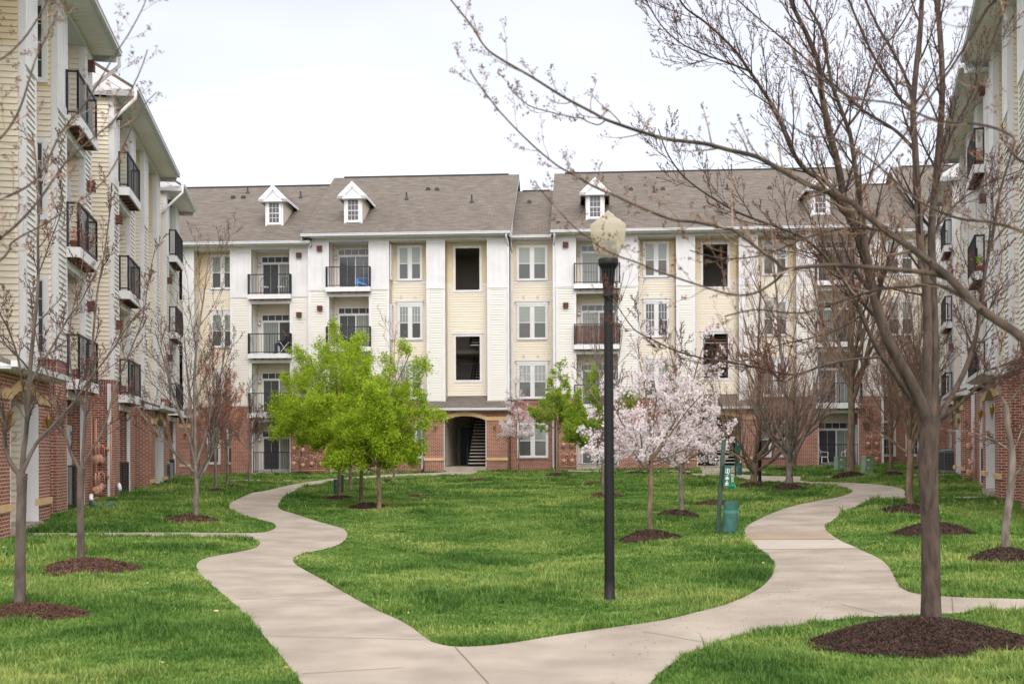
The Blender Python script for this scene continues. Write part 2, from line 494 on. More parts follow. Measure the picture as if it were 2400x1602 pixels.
_wc = {}
def window(parent, x, y, z, units=2, uw=0.45, h=1.62, mull=0.19, crown=False, grid=False, dark=False, rz=0.0, label=None):
    """frame mesh with a child mesh for the panes; origin at the bottom middle, facing -y"""
    key = (units, uw, h, mull, crown, grid, dark)
    if key not in _wc:
        fr, pn = MB(), MB()
        W = units * uw + (units - 1) * mull
        fr.box(-W / 2 - 0.11, -W / 2, -0.045, 0.03, -0.10, h + 0.10); fr.box(W / 2, W / 2 + 0.11, -0.045, 0.03, -0.10, h + 0.10)
        fr.box(-W / 2, W / 2, -0.045, 0.03, h, h + 0.10); fr.box(-W / 2, W / 2, -0.06, 0.03, -0.10, 0)
        if crown:
            fr.box(-W / 2 - 0.13, W / 2 + 0.13, -0.06, 0.03, h + 0.10, h + 0.24)
            fr.box(-W / 2 - 0.18, W / 2 + 0.18, -0.10, 0.03, h + 0.24, h + 0.29)
        for u in range(units):
            x0 = -W / 2 + u * (uw + mull); x1 = x0 + uw
            if u: fr.box(x0 - mull, x0, -0.03, 0.03, 0, h)
            ring(fr, x0, x1, h / 2 - 0.02, h, 0.022, -0.025, 0.02)
            ring(fr, x0, x1, 0, h / 2 - 0.02, 0.022, -0.015, 0.02)
            pn.box(x0 + 0.02, x1 - 0.02, -0.012, 0.015, h / 2, h - 0.02, 2 if dark else 0)
            pn.box(x0 + 0.02, x1 - 0.02, -0.004, 0.015, 0.02, h / 2 - 0.04, 2 if dark else 1)
            if grid or dark:
                for k in (1, 2):
                    xx = x0 + (uw) * k / 3
                    pn.box(xx - 0.009, xx + 0.009, -0.017, -0.012, h / 2, h - 0.03, 3)
                    if dark: pn.box(xx - 0.009, xx + 0.009, -0.009, -0.004, 0.03, h / 2 - 0.04, 3)
                zz = h * 0.745
                pn.box(x0 + 0.03, x1 - 0.03, -0.0185, -0.0125, zz - 0.009, zz + 0.009, 3)
                if dark: pn.box(x0 + 0.03, x1 - 0.03, -0.0105, -0.0045, h * 0.25 - 0.009, h * 0.25 + 0.009, 3)
        _wc[key] = (fr.mesh('window', M['white']), pn.mesh('pane', [M['pane_up'], M['pane_low'], M['pane_dark'], M['white']]))
    a, b_ = _wc[key]
    o = link('window', a, parent, (x, y, z)); o.rotation_euler = (0, 0, rz)
    p = link('pane', b_, o)
    if label: o['label'] = label
    return o

_dc = {}
def sliding_door(parent, x, y, z, w_=1.85, h=2.15, style=0):
    key = (w_, h, style)
    if key not in _dc:
        fr, pn = MB(), MB()
        x0, x1 = -w_ / 2, w_ / 2
        ring(fr, x0, x1, 0, h, 0.06, -0.06, 0.02)
        zt = h - 0.36
        fr.box(x0 + 0.06, x1 - 0.06, -0.05, 0.02, zt - 0.035, zt + 0.035)
        for k in range(1, 5):
            xx = x0 + w_ * k / 5; fr.box(xx - 0.012, xx + 0.012, -0.045, 0.01, zt + 0.035, h - 0.06)
        ring(fr, x0 + 0.06, 0.03, 0.06, zt - 0.035, 0.045, -0.03, 0.02)
        ring(fr, 0.0, x1 - 0.06, 0.06, zt - 0.035, 0.045, -0.055, -0.032)
        pn.box(x0 + 0.06, x1 - 0.06, -0.025, 0.015, zt + 0.035, h - 0.06, 2)
        a_, b_ = ((0, 1), (1, 0), (3, 1), (0, 3))[style]
        pn.box(x0 + 0.1, 0.0, -0.01, 0.015, 0.1, zt - 0.07, (2, 4, 2, 5)[a_] if a_ != 3 else 5)
        pn.box(0.0, x1 - 0.1, -0.04, -0.034, 0.1, zt - 0.07, (2, 4, 2, 5)[b_] if b_ != 3 else 5)
        if style in (0, 3):
            for k in (2,):
                for s_ in (0, 1):
                    xa = x0 + 0.1 if s_ == 0 else 0.045
                    xx = xa + (w_ / 2 - 0.12) * k / 4
                    pn.box(xx - 0.005, xx + 0.005, -0.014 if s_ == 0 else -0.045, -0.0101 if s_ == 0 else -0.0405, 0.1, zt - 0.07, 3)
        _dc[key] = (fr.mesh('sliding_door', M['white']), pn.mesh('pane', [M['pane_up'], M['pane_low'], M['pane_dark'], M['white'], M['pane_vert'], M['pane_mid']]))
    a, b_ = _dc[key]
    o = link('sliding_door', a, parent, (x, y, z))
    link('pane', b_, o)
    return o

def rail_mesh(mb, a, b, z0, h=1.02, step=0.135, posts=True):
    a, b = Vector((*a, z0)), Vector((*b, z0))
    L = (b - a).length; d = (b - a) / L
    mb.bar(a + Vector((0, 0, h)), b + Vector((0, 0, h)), 0.05, 0.045)
    mb.bar(a + Vector((0, 0, 0.08)), b + Vector((0, 0, 0.08)), 0.04, 0.035)
    n = max(1, int(L / step))
    for i in range(n + 1):
        p = a + d * (L * i / n)
        if i in (0, n): 
            if posts: mb.bar(p, p + Vector((0, 0, h + 0.03)), 0.05, 0.05)
        else: mb.bar(p + Vector((0, 0, 0.08)), p + Vector((0, 0, h)), 0.014, 0.014)
    if L > 1.5:
        p = a + d * (L / 2); mb.bar(p, p + Vector((0, 0, h)), 0.035, 0.035)

class Bld:
    """a run of facade sections in a local frame: x along the facade, -y towards the lawn"""
    def __init__(s, name, origin, rz, label, cat='apartment building'):
        s.root = empty(name, origin, rz)
        tag(s.root, label, cat)
        s.styles = 0
    def part(s, mb, name, mats, uv=False):
        if mb.f: return mb.build(name, mats, s.root, uv=uv)

    def section(s, base, y0, bays, roof=True, ends=(True, True), ridge=7.2, eave_x=None, low_siding=False):
        """bays: list of (kind, x0, x1, options)"""
        root = s.root
        lap, white, brick, gut, sof, misc = MB(), MB(), MB(), MB(), MB(), MB()
        GZ = base - 1.2
        X0, X1 = bays[0][1], bays[-1][2]
        ztop, zfr = base + 11.72, base + 11.50
        Rw, Rb = y0 + 0.75, y0 + 1.1
        rec = {'pier': y0, 'win': Rw, 'balc': Rb, 'stair': Rw, 'flat': y0}
        zb = base + 3.12; zb2 = base + 3.42
        # frieze and header over the recesses
        white.box(X0, X1, y0 - 0.03, y0 + 0.16, zfr, ztop)
        white.box(X0 - 0.0, X1, y0 - 0.055, y0 - 0.03, zfr - 0.0, zfr + 0.035)
        nb = len(bays)
        for i, (kind, x0, x1, op) in enumerate(bays):
            W = x1 - x0; xm = (x0 + x1) / 2
            lk = bays[i - 1][0] if i else None
            rk = bays[i + 1][0] if i < nb - 1 else None
            if kind == 'pier':
                byst = 'stair' in (lk, rk)
                zb, zb2 = (base + 2.84, base + 2.84) if byst else (base + 3.12, base + 3.42)
                brick.box(x0, x1, y0, y0 + 1.3, GZ, zb, 0)
                if not byst: brick.box(x0 - 0.006, x1 + 0.006, y0 - 0.012, y0 + 1.3, zb, zb2, 1)
                zp = base + 3 * F - 0.13
                cw = min(0.13, W * 0.25)
                lap.lap((x0 + cw, y0), (x1 - cw, y0), zb2, zp, 0)
                white.box(x0, x0 + cw, y0 - 0.028, y0 + 0.10, zb2, zp); white.box(x1 - cw, x1, y0 - 0.028, y0 + 0.10, zb2, zp)
                # board and batten panel of the top floor
                white.box(x0, x1, y0 - 0.022, y0 + 0.10, zp, zfr)
                white.box(x0 - 0.01, x1 + 0.01, y0 - 0.05, y0 - 0.022, zp, zp + 0.26)
                white.box(x0 - 0.0, x1 + 0.0, y0 - 0.045, y0 - 0.022, zfr - 0.16, zfr)
                for e in (x0, x1 - 0.10): white.box(e, e + 0.10, y0 - 0.052, y0 - 0.022, zp + 0.26, zfr - 0.16)
                nbt = max(1, int(round(W / 0.36)) - 1)
                for k in range(nbt):
                    xx = x0 + W * (k + 1) / (nbt + 1); white.box(xx - 0.028, xx + 0.028, y0 - 0.052, y0 - 0.022, zp + 0.26, zfr - 0.16)
                # sides of the pier inside the recesses
                for side, nk in ((-1, lk), (1, rk)):
                    if nk is None: dep = 1.5
                    elif nk in ('pier', 'flat'): continue
                    else: dep = rec[nk] - y0
                    mside = 1 if nk != 'balc' else 0
                    xs = x0 if side < 0 else x1
                    a, b_ = ((xs, y0 + dep), (xs, y0 + 0.10)) if side < 0 else ((xs, y0 + 0.10), (xs, y0 + dep))
                    lap.lap(a, b_, zb2, base + 9.4, 1); lap.lap(a, b_, base + 9.4, zfr, 2 if nk in ('win', 'stair') else 1)
                    brick.box(min(xs, xs - side * 0.2), max(xs, xs - side * 0.2), y0 + 1.3, y0 + 1.5, GZ, zb2, 0)
                misc.box(x0 + 0.02, x1 - 0.02, y0 + 0.02, y0 + 1.5, base, zfr, 0)
                for lv in op.get('vent', ()):
                    v = MB(); vx = xm + op.get('vx', 0.0); vz = base + lv * F + 2.0
                    v.box(vx - 0.12, vx + 0.12, y0 - 0.16, y0 - 0.02, vz - 0.12, vz + 0.12)
                    for k in range(3): v.box(vx - 0.14, vx + 0.14, y0 - 0.19, y0 - 0.16, vz - 0.13 + k * 0.095, vz - 0.065 + k * 0.095)
                    s.part(v, 'wall_vent', M['vent'])
            elif kind in ('win', 'flat'):
                zb, zb2 = base + 3.12, base + 3.42
                y = rec[kind]
                sb = base + 3 * F + 0.38
                lap.lap((x0, y), (x1, y), zb2, sb - 0.0, 1); lap.lap((x0, y), (x1, y), sb, zfr, 2)
                white.box(x0, x1, y - 0.035, y + 0.05, sb - 0.11, sb + 0.0)
                brick.box(x0, x1, y, y + 0.25, GZ, zb, 0); brick.box(x0, x1, y - 0.012, y + 0.25, zb, zb2, 1)
                misc.box(x0, x1, y + 0.03, y + 0.5, base, zfr, 0)
                if kind == 'win': white.box(x0, x1, y0 + 0.16, y + 0.05, zfr, zfr + 0.08)
                if kind == 'flat':
                    for e in (x0, x1 - 0.12): white.box(e, e + 0.12, y - 0.03, y + 0.08, zb2, zfr)
                uw = op.get('uw', 0.45); off = op.get('off', 0.0)
                for lv in (1, 2, 3):
                    window(root, xm + off, y - 0.045, base + lv * F + 0.5, 2, uw, crown=lv < 3, grid=lv in op.get('grid', (1,)), dark=lv in op.get('dark', ()))
                if op.get('g2'):
                    window(root, xm + off, y - 0.01, base + 0.5, 2, uw)
                    brick.box(xm + off - uw - 0.25, xm + off + uw + 0.25, y - 0.012, y, base + 2.25, base + 2.46, 1)
                    brick.box(xm + off - uw - 0.25, xm + off + uw + 0.25, y - 0.03, y, base + 0.30, base + 0.38, 1)
                else:
                    gd = op.get('gsep', 0.56)
                    for q in (-gd, gd):
                        window(root, xm + off + q, y - 0.01, base + 0.5, 1, 0.5, grid=op.get('gdark', False), dark=op.get('gdark', False))
                        brick.box(xm + off + q - 0.4, xm + off + q + 0.4, y - 0.012, y, base + 2.25, base + 2.46, 1)
                        brick.box(xm + off + q - 0.4, xm + off + q + 0.4, y - 0.03, y, base + 0.30, base + 0.38, 1)
                for lv in (1, 2):           # little exhaust vents
                    for q in (-0.45, 0.28):
                        v = MB(); zz = base + lv * F + 2.62
                        v.box(xm + q - 0.06, xm + q + 0.06, y - 0.07, y, zz - 0.06, zz + 0.06); v.box(xm + q - 0.05, xm + q + 0.05, y - 0.10, y - 0.07, zz + 0.02, zz + 0.055)
                        s.part(v, 'exhaust_vent', M['ventlight'])
                sw = op.get('side')          # narrow window in the side of the recess
                if sw and kind == 'win':
                    for lv in (0, 1, 2, 3):
                        if sw < 0: window(root, x0 + 0.035, (y0 + y) / 2 + 0.06, base + lv * F + 0.5, 1, 0.34, dark=True, rz=R(90))
                        else: window(root, x1 - 0.035, (y0 + y) / 2 + 0.06, base + lv * F + 0.5, 1, 0.34, dark=True, rz=R(-90))
            elif kind == 'balc':
                zb, zb2 = base + 3.12, base + 3.42
                y = Rb
                st = op.get('style', (0, 1, 1, 0))
                for lv in range(4):
                    zf = base + lv * F
                    lap.lap((x0, y), (x1, y), zf, zf + F - 0.3, 1, 0.127, 0.012)
                    sliding_door(root, xm + op.get('doff', 0.1), y - 0.03, zf + 0.02, style=st[lv])
                    if lv:
                        dk = MB(); e = 0.13; pj = 0.34
                        dk.box(x0 - e, x1 + e, y0 - pj, y0 + 0.0, zf - 0.245, zf - 0.01, 0)
                        dk.box(x0 + 0.003, x1 - 0.003, y0 + 0.0, y, zf - 0.05, zf - 0.01, 0)
                        dk.box(x0 - e + 0.05, x1 + e - 0.05, y0 - pj + 0.05, y0 - 0.03, zf - 0.252, zf - 0.245, 1)
                        for k in range(5):
                            xx = x0 + W * (k + 0.5) / 5; dk.box(xx - 0.03, xx + 0.03, y0 - pj + 0.06, y0 - 0.04, zf - 0.29, zf - 0.252, 1)
                        dk.box(x0 - 0.0, x1 + 0.0, y0 - 0.02, y0 + 0.13, zf - 0.46, zf - 0.245, 0)
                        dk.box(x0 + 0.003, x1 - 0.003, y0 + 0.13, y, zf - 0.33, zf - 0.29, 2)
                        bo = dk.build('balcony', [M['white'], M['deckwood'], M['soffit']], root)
                        rl = MB()
                        xa, xb, ya = x0 - 0.09, x1 + 0.09, y0 - pj + 0.05
                        rail_mesh(rl, (xa, ya), (xb, ya), zf - 0.01)
                        rail_mesh(rl, (xa, ya), (xa, y0 - 0.05), zf - 0.01); rail_mesh(rl, (xb, ya), (xb, y0 - 0.05), zf - 0.01)
                        rl.build('railing', M['rail'], bo)
                        if op.get('screen') == lv:
                            sn = MB()
                            k = int((xb - xa) / 0.07)
                            for j in range(k):
                                sn.box(xa + 0.04 + j * 0.07, xa + 0.098 + j * 0.07, ya + 0.03, ya + 0.04, zf + 0.06, zf + 0.95)
                            sn.build('privacy_screen', M['deckwood'], bo)
                    else:
                        rl = MB(); rail_mesh(rl, (x0 + 0.03, y0 + 0.06), (x1 - 0.03, y0 + 0.06), zf + 0.0)
                        rl.build('railing', M['rail'], root)
                        pt = MB(); pt.box(x0 - 0.02, x1 + 0.02, y0 - 0.12, y, base - 0.5, zf - 0.005)
                        pt.build('patio_slab', M['concrete'], root)
                    # wall light
                    lt = MB(); lx = x0 + 0.13; lt.box(lx - 0.03, lx + 0.03, y - 0.06, y - 0.01, zf + 1.62, zf + 1.82, 1)
                    lt.lathe([(0.0, -0.09), (0.05, -0.075), (0.075, -0.02), (0.07, 0.04), (0.03, 0.08)], (lx, y - 0.13), 12, 0, zf + 1.68)
                    lt.build('wall_light', [M['ventlight'], M['rail']], root)
                    dr = MB()               # closet door on the side of the balcony
                    xs = x0 + 0.03 if op.get('closet', -1) < 0 else x1 - 0.03
                    dr.box(min(xs, x0 + 0.002) if xs < xm else xs, xs if xs < xm else x1 - 0.002, y0 + 0.3, y0 + 0.98, zf + 0.03, zf + 2.02)
                    dr.build('closet_door', M['white'], root)
                misc.box(x0, x1, y + 0.03, y + 0.5, base, zfr, 0)
                white.box(x0, x1, y0 + 0.16, y + 0.03, zfr - 0.0, zfr + 0.08)
                for xs, q in ((x0, -1), (x1, 1)):      # brick jamb at the ground floor and white reveal above
                    white.box(xs - 0.0015 if q < 0 else xs - 0.03, xs + 0.03 if q < 0 else xs + 0.0015, y0 + 0.0, y0 + 0.1, base, zb2)
            elif kind == 'stair':
                y = Rw
                ox0, ox1 = xm - 0.62, xm + 0.62
                holes = ((base + 9.05, base + 11.2), (base + 4.42, base + 6.66))
                zc = base + 3.55
                sb = base + 9.40
                for a, b_ in ((x0, ox0), (ox1, x1)):
                    lap.lap((a, y), (b_, y), zc, sb, 1); lap.lap((a, y), (b_, y), sb, zfr, 2)
                lap.lap((ox0, y), (ox1, y), zc, holes[1][0], 1); lap.lap((ox0, y), (ox1, y), holes[1][1], holes[0][0], 1); lap.lap((ox0, y), (ox1, y), holes[0][1], zfr, 2)
                for z0, z1 in holes:
                    ring(white, ox0 - 0.12, ox1 + 0.12, z0 - 0.12, z1 + 0.12, 0.12, y - 0.05, y + 0.12)
                white.box(ox0 - 0.18, ox1 + 0.18, y - 0.09, y - 0.0, holes[1][1] + 0.12, holes[1][1] + 0.2)
                white.box(x0, x1, y0 + 0.16, y + 0.05, zfr, zfr + 0.08)
                inn = MB()                    # stairwell behind the openings
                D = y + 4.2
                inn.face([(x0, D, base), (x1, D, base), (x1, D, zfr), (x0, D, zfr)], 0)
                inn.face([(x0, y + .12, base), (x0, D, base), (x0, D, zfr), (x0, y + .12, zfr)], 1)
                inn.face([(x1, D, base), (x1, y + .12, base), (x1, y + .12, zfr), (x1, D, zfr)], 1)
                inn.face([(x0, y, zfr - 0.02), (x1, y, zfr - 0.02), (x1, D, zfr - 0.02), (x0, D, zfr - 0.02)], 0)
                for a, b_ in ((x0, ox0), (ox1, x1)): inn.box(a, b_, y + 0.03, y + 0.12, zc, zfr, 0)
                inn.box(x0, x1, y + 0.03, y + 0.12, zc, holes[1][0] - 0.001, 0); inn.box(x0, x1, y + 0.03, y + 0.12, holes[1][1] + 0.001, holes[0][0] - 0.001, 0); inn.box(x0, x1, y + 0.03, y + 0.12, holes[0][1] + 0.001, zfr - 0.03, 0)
                for lv in (1, 2, 3):
                    inn.box(x0, x1, y + 1.5, D, base + lv * F - 0.2, base + lv * F, 0)
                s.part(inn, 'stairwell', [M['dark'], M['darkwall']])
                fl = MB()                     # flights of open steps
                pj0 = op.get('p', 0.8)
                sx0, sx1 = op.get('steps', (xm + 0.10, x1 - 0.04))
                for lv in range(3):
                    zf = base + lv * F
                    ys = y0 + (-0.25 if pj0 > 0.5 else 1.4) if lv == 0 else y + 0.35
                    for k in range(17):
                        fl.box(sx0, sx1, ys + k * 0.25, ys + k * 0.25 + 0.27, zf + 0.17 * (k + 1) - 0.045, zf + 0.17 * (k + 1), 1)
                        fl.box(sx0 + 0.02, sx1 - 0.02, ys + k * 0.25 + 0.24, ys + k * 0.25 + 0.26, zf + 0.17 * (k), zf + 0.17 * (k + 1) - 0.05, 0)
                    for xs in (sx0 - 0.05, sx1):
                        fl.prism([(xs, ys - 0.05, zf - 0.0), (xs, ys + 0.25, zf - 0.0), (xs, ys + 17 * 0.25, zf + 17 * 0.17 - 0.28), (xs, ys + 17 * 0.25, zf + 17 * 0.17 + 0.06), (xs, ys - 0.05, zf + 0.22)], (0.05, 0, 0), 0)
                        if lv: 
                            fl.bar((xs, ys, zf + 1.0), (xs, ys + 4.2, zf + 3.8), 0.04, 0.04, 0)
                            for k in range(12): fl.bar((xs, ys + k * .25, zf + 0.15 + k * 0.17), (xs, ys + k * .25, zf + 1.0 + k * 0.17), 0.015, 0.015, 0)
                        else:
                            fl.bar((xs, ys, zf + 0.95), (xs, ys + 4.2, zf + 3.8), 0.04, 0.04, 0)
                            fl.bar((xs, ys, zf), (xs, ys, zf + 0.97), 0.04, 0.04, 0)
                rl = MB()
                rail_mesh(fl, (ox0 - 0.1, y + 0.25), (ox1 + 0.1, y + 0.25), base + 4.45 - 0.1, 0.92)
                s.part(fl, 'stair', [M['blackmetal'], M['tread']])
                # entry porch
                pj = op.get('p', 0.8); yp = y0 - pj
                pl = min(0.95, bays[i - 1][2] - bays[i - 1][1]) if i else 0.6
                pr = min(1.05, bays[i + 1][2] - bays[i + 1][1]) if i < nb - 1 else 0.6
                px0, px1 = x0 - pl - 0.03, x1 + pr + 0.03
                zt = base + 2.86
                porch_b, porch_t = MB(), MB()
                zc0, zc1 = base + 2.30, base + 2.53       # spring and crown of the arch
                N = 16
                arc = [(x0 + (x1 - x0) * k / N, zc0 + (zc1 - zc0) * (1 - (2 * k / N - 1) ** 2)) for k in range(N + 1)]
                for k in range(N):
                    (xa, za), (xb, zb_) = arc[k], arc[k + 1]
                    porch_b.face([(xa, yp, za + 0.19), (xb, yp, zb_ + 0.19), (xb, yp, zt), (xa, yp, zt)], 0)
                    porch_t.face([(xa, yp - 0.035, za), (xb, yp - 0.035, zb_), (xb, yp - 0.035, zb_ + 0.20), (xa, yp - 0.035, za + 0.20)], 0)
                    porch_t.face([(xa, yp - 0.035, za + 0.20), (xb, yp - 0.035, zb_ + 0.20), (xb, yp + 0.0, zb_ + 0.20), (xa, yp + 0.0, za + 0.20)], 0)
                    porch_t.face([(xb, yp - 0.035, zb_), (xa, yp - 0.035, za), (xa, yp + 0.30, za), (xb, yp + 0.30, zb_)], 0)
                    porch_b.face([(xb, yp + 0.30, zb_), (xa, yp + 0.30, za), (xa, yp + 0.30, zt), (xb, yp + 0.30, zt)], 0)
                for a, b_ in ((px0, x0), (x1, px1)):
                    yb = y0 + 0.004 if pj > 0.05 else y0
                    porch_b.box(a, b_, yp, yp + max(pj + 0.0, 0.3) - 0.002, GZ, zt, 0)
                    bd = MB(); bd.box(a - 0.03, b_ + (0.03 if b_ == px1 else 0.0), yp - 0.035, yp + 0.0, zc0 - 0.0, zc0 + 0.19); s.part(bd, 'stone_band', M['tan'])
                    bd = MB(); bd.box(a - 0.035, b_ + 0.035, yp - 0.045, yp + 0.05, base + 0.30, base + 0.43); s.part(bd, 'stone_band', M['tan'])
                s.part(porch_b, 'porch_wall', M['brick'], True)
                s.part(porch_t, 'porch_arch', M['tan'])
                pin = MB()                    # inside walls of the passage
                pin.lap((x0 + 0.03, yp + 0.3), (x0 + 0.03, D), base - 0.1, zt, 0)
                pin.lap((x1 - 0.03, D), (x1 - 0.03, yp + 0.3), base - 0.1, zt, 0)
                pin.box(x0 + 0.0, x0 + 0.03, yp - 0.005, yp + 0.3, base - 0.3, zc0, 1); pin.box(x1 - 0.03, x1 + 0.0, yp - 0.005, yp + 0.3, base - 0.3, zc0, 1)
                pin.face([(x0, yp + 0.2, zt - 0.03), (x1, yp + 0.2, zt - 0.03), (x1, y + 0.1, zt - 0.03), (x0, y + 0.1, zt - 0.03)], 2)
                pin.box(x0 + 0.3, x0 + 0.95, y + 3.4, y + 3.45, base, base + 2.05, 3)
                s.part(pin, 'passage_wall', [M['cream'], M['white'], M['darkwall'], M['blackmetal']])
                ps = MB(); ps.box(x0 - 0.01, x1 + 0.01, yp - 0.1, D, base - 0.5, base - 0.012); s.part(ps, 'porch_floor', M['concrete'])
                rf = MB(); ov = 0.3
                ye = yp - ov; ze = zt + 0.03; zw = base + 3.60
                if pj < 0.5: zw = base + 3.35
                rf.prism([(px0 - 0.15, ye, ze), (px0 - 0.15, y - 0.0, zw), (px0 - 0.15, y - 0.0, zw - 0.09), (px0 - 0.15, ye, ze - 0.05)], (px1 - px0 + 0.30, 0, 0))
                s.part(rf, 'porch_roof', M['roof'], True)
                g2 = MB()
                g2.box(px0 - 0.18, px1 + 0.18, ye - 0.11, ye + 0.0, ze - 0.08, ze + 0.03, 0); g2.box(px0 - 0.14, px1 + 0.14, ye + 0.0, yp + 0.02, ze - 0.11, ze - 0.06, 1)
                for e in (px0 - 0.14, px1 + 0.11): g2.prism([(e, ye, ze - 0.10), (e, y0 - 0.03, ze - 0.10), (e, y0 - 0.03, ze + (zw - ze) * 0.55), (e, ye, ze - 0.03)], (0.03, 0, 0), 1)
                s.part(g2, 'porch_gutter', [M['gutter'], M['white']])
                for xs in (x0 - 0.42, x1 + 0.42):
                    ln = MB(); zl = base + 1.95
                    ln.box(xs - 0.03, xs + 0.03, yp - 0.06, yp, zl - 0.04, zl + 0.04)
                    ln.lathe([(0.006, -0.22), (0.018, -0.16), (0.02, -0.10), (0.040, -0.08), (0.052, 0.06), (0.06, 0.075), (0.02, 0.14), (0.006, 0.20)], (xs, yp - 0.10), 8, 0, zl)
                    ln.build('porch_lantern', M['brass'], root)
        # body behind the facade, gable ends
        DB = y0 + 14.4
        zb, zb2 = base + 3.12, base + 3.42
        body = MB()
        body.face([(X0, DB, GZ), (X0, DB, ztop), (X1, DB, ztop), (X1, DB, GZ)], 0)
        for q, xs in ((0, X0), (1, X1)):
            a, b_ = ((xs, DB), (xs, y0 + 1.5)) if q == 0 else ((xs, y0 + 1.5), (xs, DB))
            lap.lap(a, b_, zb2, ztop, 1)
            body.box(xs + (0.004 if q == 0 else -0.2), xs + (0.2 if q == 0 else -0.004), y0 + 1.5, DB, GZ, ztop, 0)
            brick.box(xs - (0.05 if q == 0 else -0.0), xs + (0.0 if q == 0 else 0.05), y0 + 1.5, DB, GZ, zb2, 0)
        s.part(body, 'back_wall', M['cream'])
        # roof
        ex0, ex1 = X0 - 0.22, X1 + 0.22
        ye, ze = y0 - 0.62, base + 11.80
        yr = y0 + ridge; zr = ze + 0.60 * (yr - ye)
        rf = MB()
        tk = 0.10
        rf.prism([(ex0, ye, ze), (ex0, yr, zr), (ex0, yr, zr - tk), (ex0, ye, ze - tk)], (ex1 - ex0, 0, 0))
        yk = 2 * yr - ye
        rf.prism([(ex0, yr, zr), (ex0, yk, ze), (ex0, yk, ze - tk), (ex0, yr, zr - tk)], (ex1 - ex0, 0, 0))
        s.part(rf, 'roof', M['roof'], True)
        rc = MB(); rc.box(ex0 + 0.6, ex1 - 0.6, yr - 0.10, yr + 0.10, zr - 0.03, zr + 0.045); s.part(rc, 'ridge_vent', M['rail'])
        for q, xs in ((0, X0), (1, X1)):
            d_ = 1 if q == 0 else -1
            xa = xs + d_ * 0.001
            body2 = MB()
            body2.prism([(xa, y0, ztop), (xa, yk - 0.6, ztop), (xa, yr, zr - tk - 0.12)], (0.02 * d_, 0, 0))
            s.part(body2, 'gable', M['cream'])
            rk_ = MB(); xe = ex0 if q == 0 else ex1
            rk_.prism([(xe, ye, ze - tk - 0.002), (xe, yr, zr - tk - 0.002), (xe, yr, zr - tk - 0.20), (xe, ye, ze - tk - 0.20)], (0.035 * d_, 0, 0))
            # boxed eave return seen on the end of each roof
            rk_.prism([(xe, ye + 0.03, ze - tk - 0.20), (xe, y0 + 1.3, ze + 0.6 * (y0 + 1.3 - ye) - tk - 0.2), (xe, y0 + 1.3, ztop - 0.22), (xe, ye + 0.35, ztop - 0.22), (xe, ye + 0.03, ztop - 0.02)], (0.035 * d_, 0, 0))
            s.part(rk_, 'rake_board', M['white'])
        # soffit and gutter
        nsl = int((ex1 - ex0) / 0.3)
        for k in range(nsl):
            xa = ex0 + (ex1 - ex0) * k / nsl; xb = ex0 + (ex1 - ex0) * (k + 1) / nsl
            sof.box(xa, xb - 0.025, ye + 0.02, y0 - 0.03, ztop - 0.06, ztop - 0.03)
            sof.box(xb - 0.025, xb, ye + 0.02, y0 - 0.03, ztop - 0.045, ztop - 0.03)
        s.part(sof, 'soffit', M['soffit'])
        gut.box(ex0, ex1, ye - 0.13, ye + 0.02, ze - 0.13, ze - 0.02, 0)
        gut.box(ex0, ex1, ye - 0.145, ye - 0.13, ze - 0.045, ze - 0.005, 0)
        gut.box(ex0, ex1, ye - 0.02, ye + 0.02, ze - 0.16, ze - 0.13, 1)
        s.part(gut, 'gutter', [M['gutter'], M['white']])
        s.part(lap, 'siding_wall', [M['lap'], M['cream'], M['yellow']])
        s.part(white, 'trim', M['white'])
        s.part(brick, 'brick_wall', [M['brick'], M['soldier']], True)
        s.part(misc, 'inner_wall', M['darkwall'])
        return dict(ye=ye, ze=ze, yr=yr, zr=zr)

    def connector(s, base, y, x0, x1):
        lap, br, rf = MB(), MB(), MB()
        lap.lap((x0, y), (x1, y), base + 3.42, base + 11.9, 0)
        br.box(x0, x1, y, y + 0.3, base - 1.2, base + 3.12, 0); br.box(x0, x1, y - 0.012, y + 0.3, base + 3.12, base + 3.42, 1)
        ye, ze = y - 0.4, base + 11.9
        rf.prism([(x0, ye, ze), (x0, y + 5.5, ze + 3.6), (x0, y + 5.5, ze + 3.5), (x0, ye, ze - 0.1)], (x1 - x0, 0, 0))
        s.part(lap, 'siding_wall', [M['cream']]); s.part(br, 'brick_wall', [M['brick'], M['soldier']], True); s.part(rf, 'roof', M['roof'], True)

    def downspout(s, x, y, z0, z1, top=None, r=0.05):
        mb = MB()
        if top: mb.tube([(top[0], top[1], top[2]), (top[0], top[1], top[2] - 0.18), (x, y - r, z1), (x, y - r, z1 - 0.3)], r, 8)
        mb.box(x - r, x + r, y - 2 * r, y - 0.004, z0 + 0.15, z1 - 0.2)
        mb.tube([(x, y - r, z0 + 0.22), (x, y - r, z0 + 0.12), (x + 0.02, y - 0.28, z0 + 0.02)], r, 8)
        mb.build('downspout', M['white'], s.root)

# module: vent pier, balcony, pier, window recess, pier, stair recess, pier
MOD = [('pier', 0.98, {'vent': (1, 2, 3)}), ('balc', 2.05, {}), ('pier', 1.05, {}), ('win', 1.90, {}), ('pier', 0.97, {}), ('stair', 2.15, {}), ('pier', 1.0, {})]

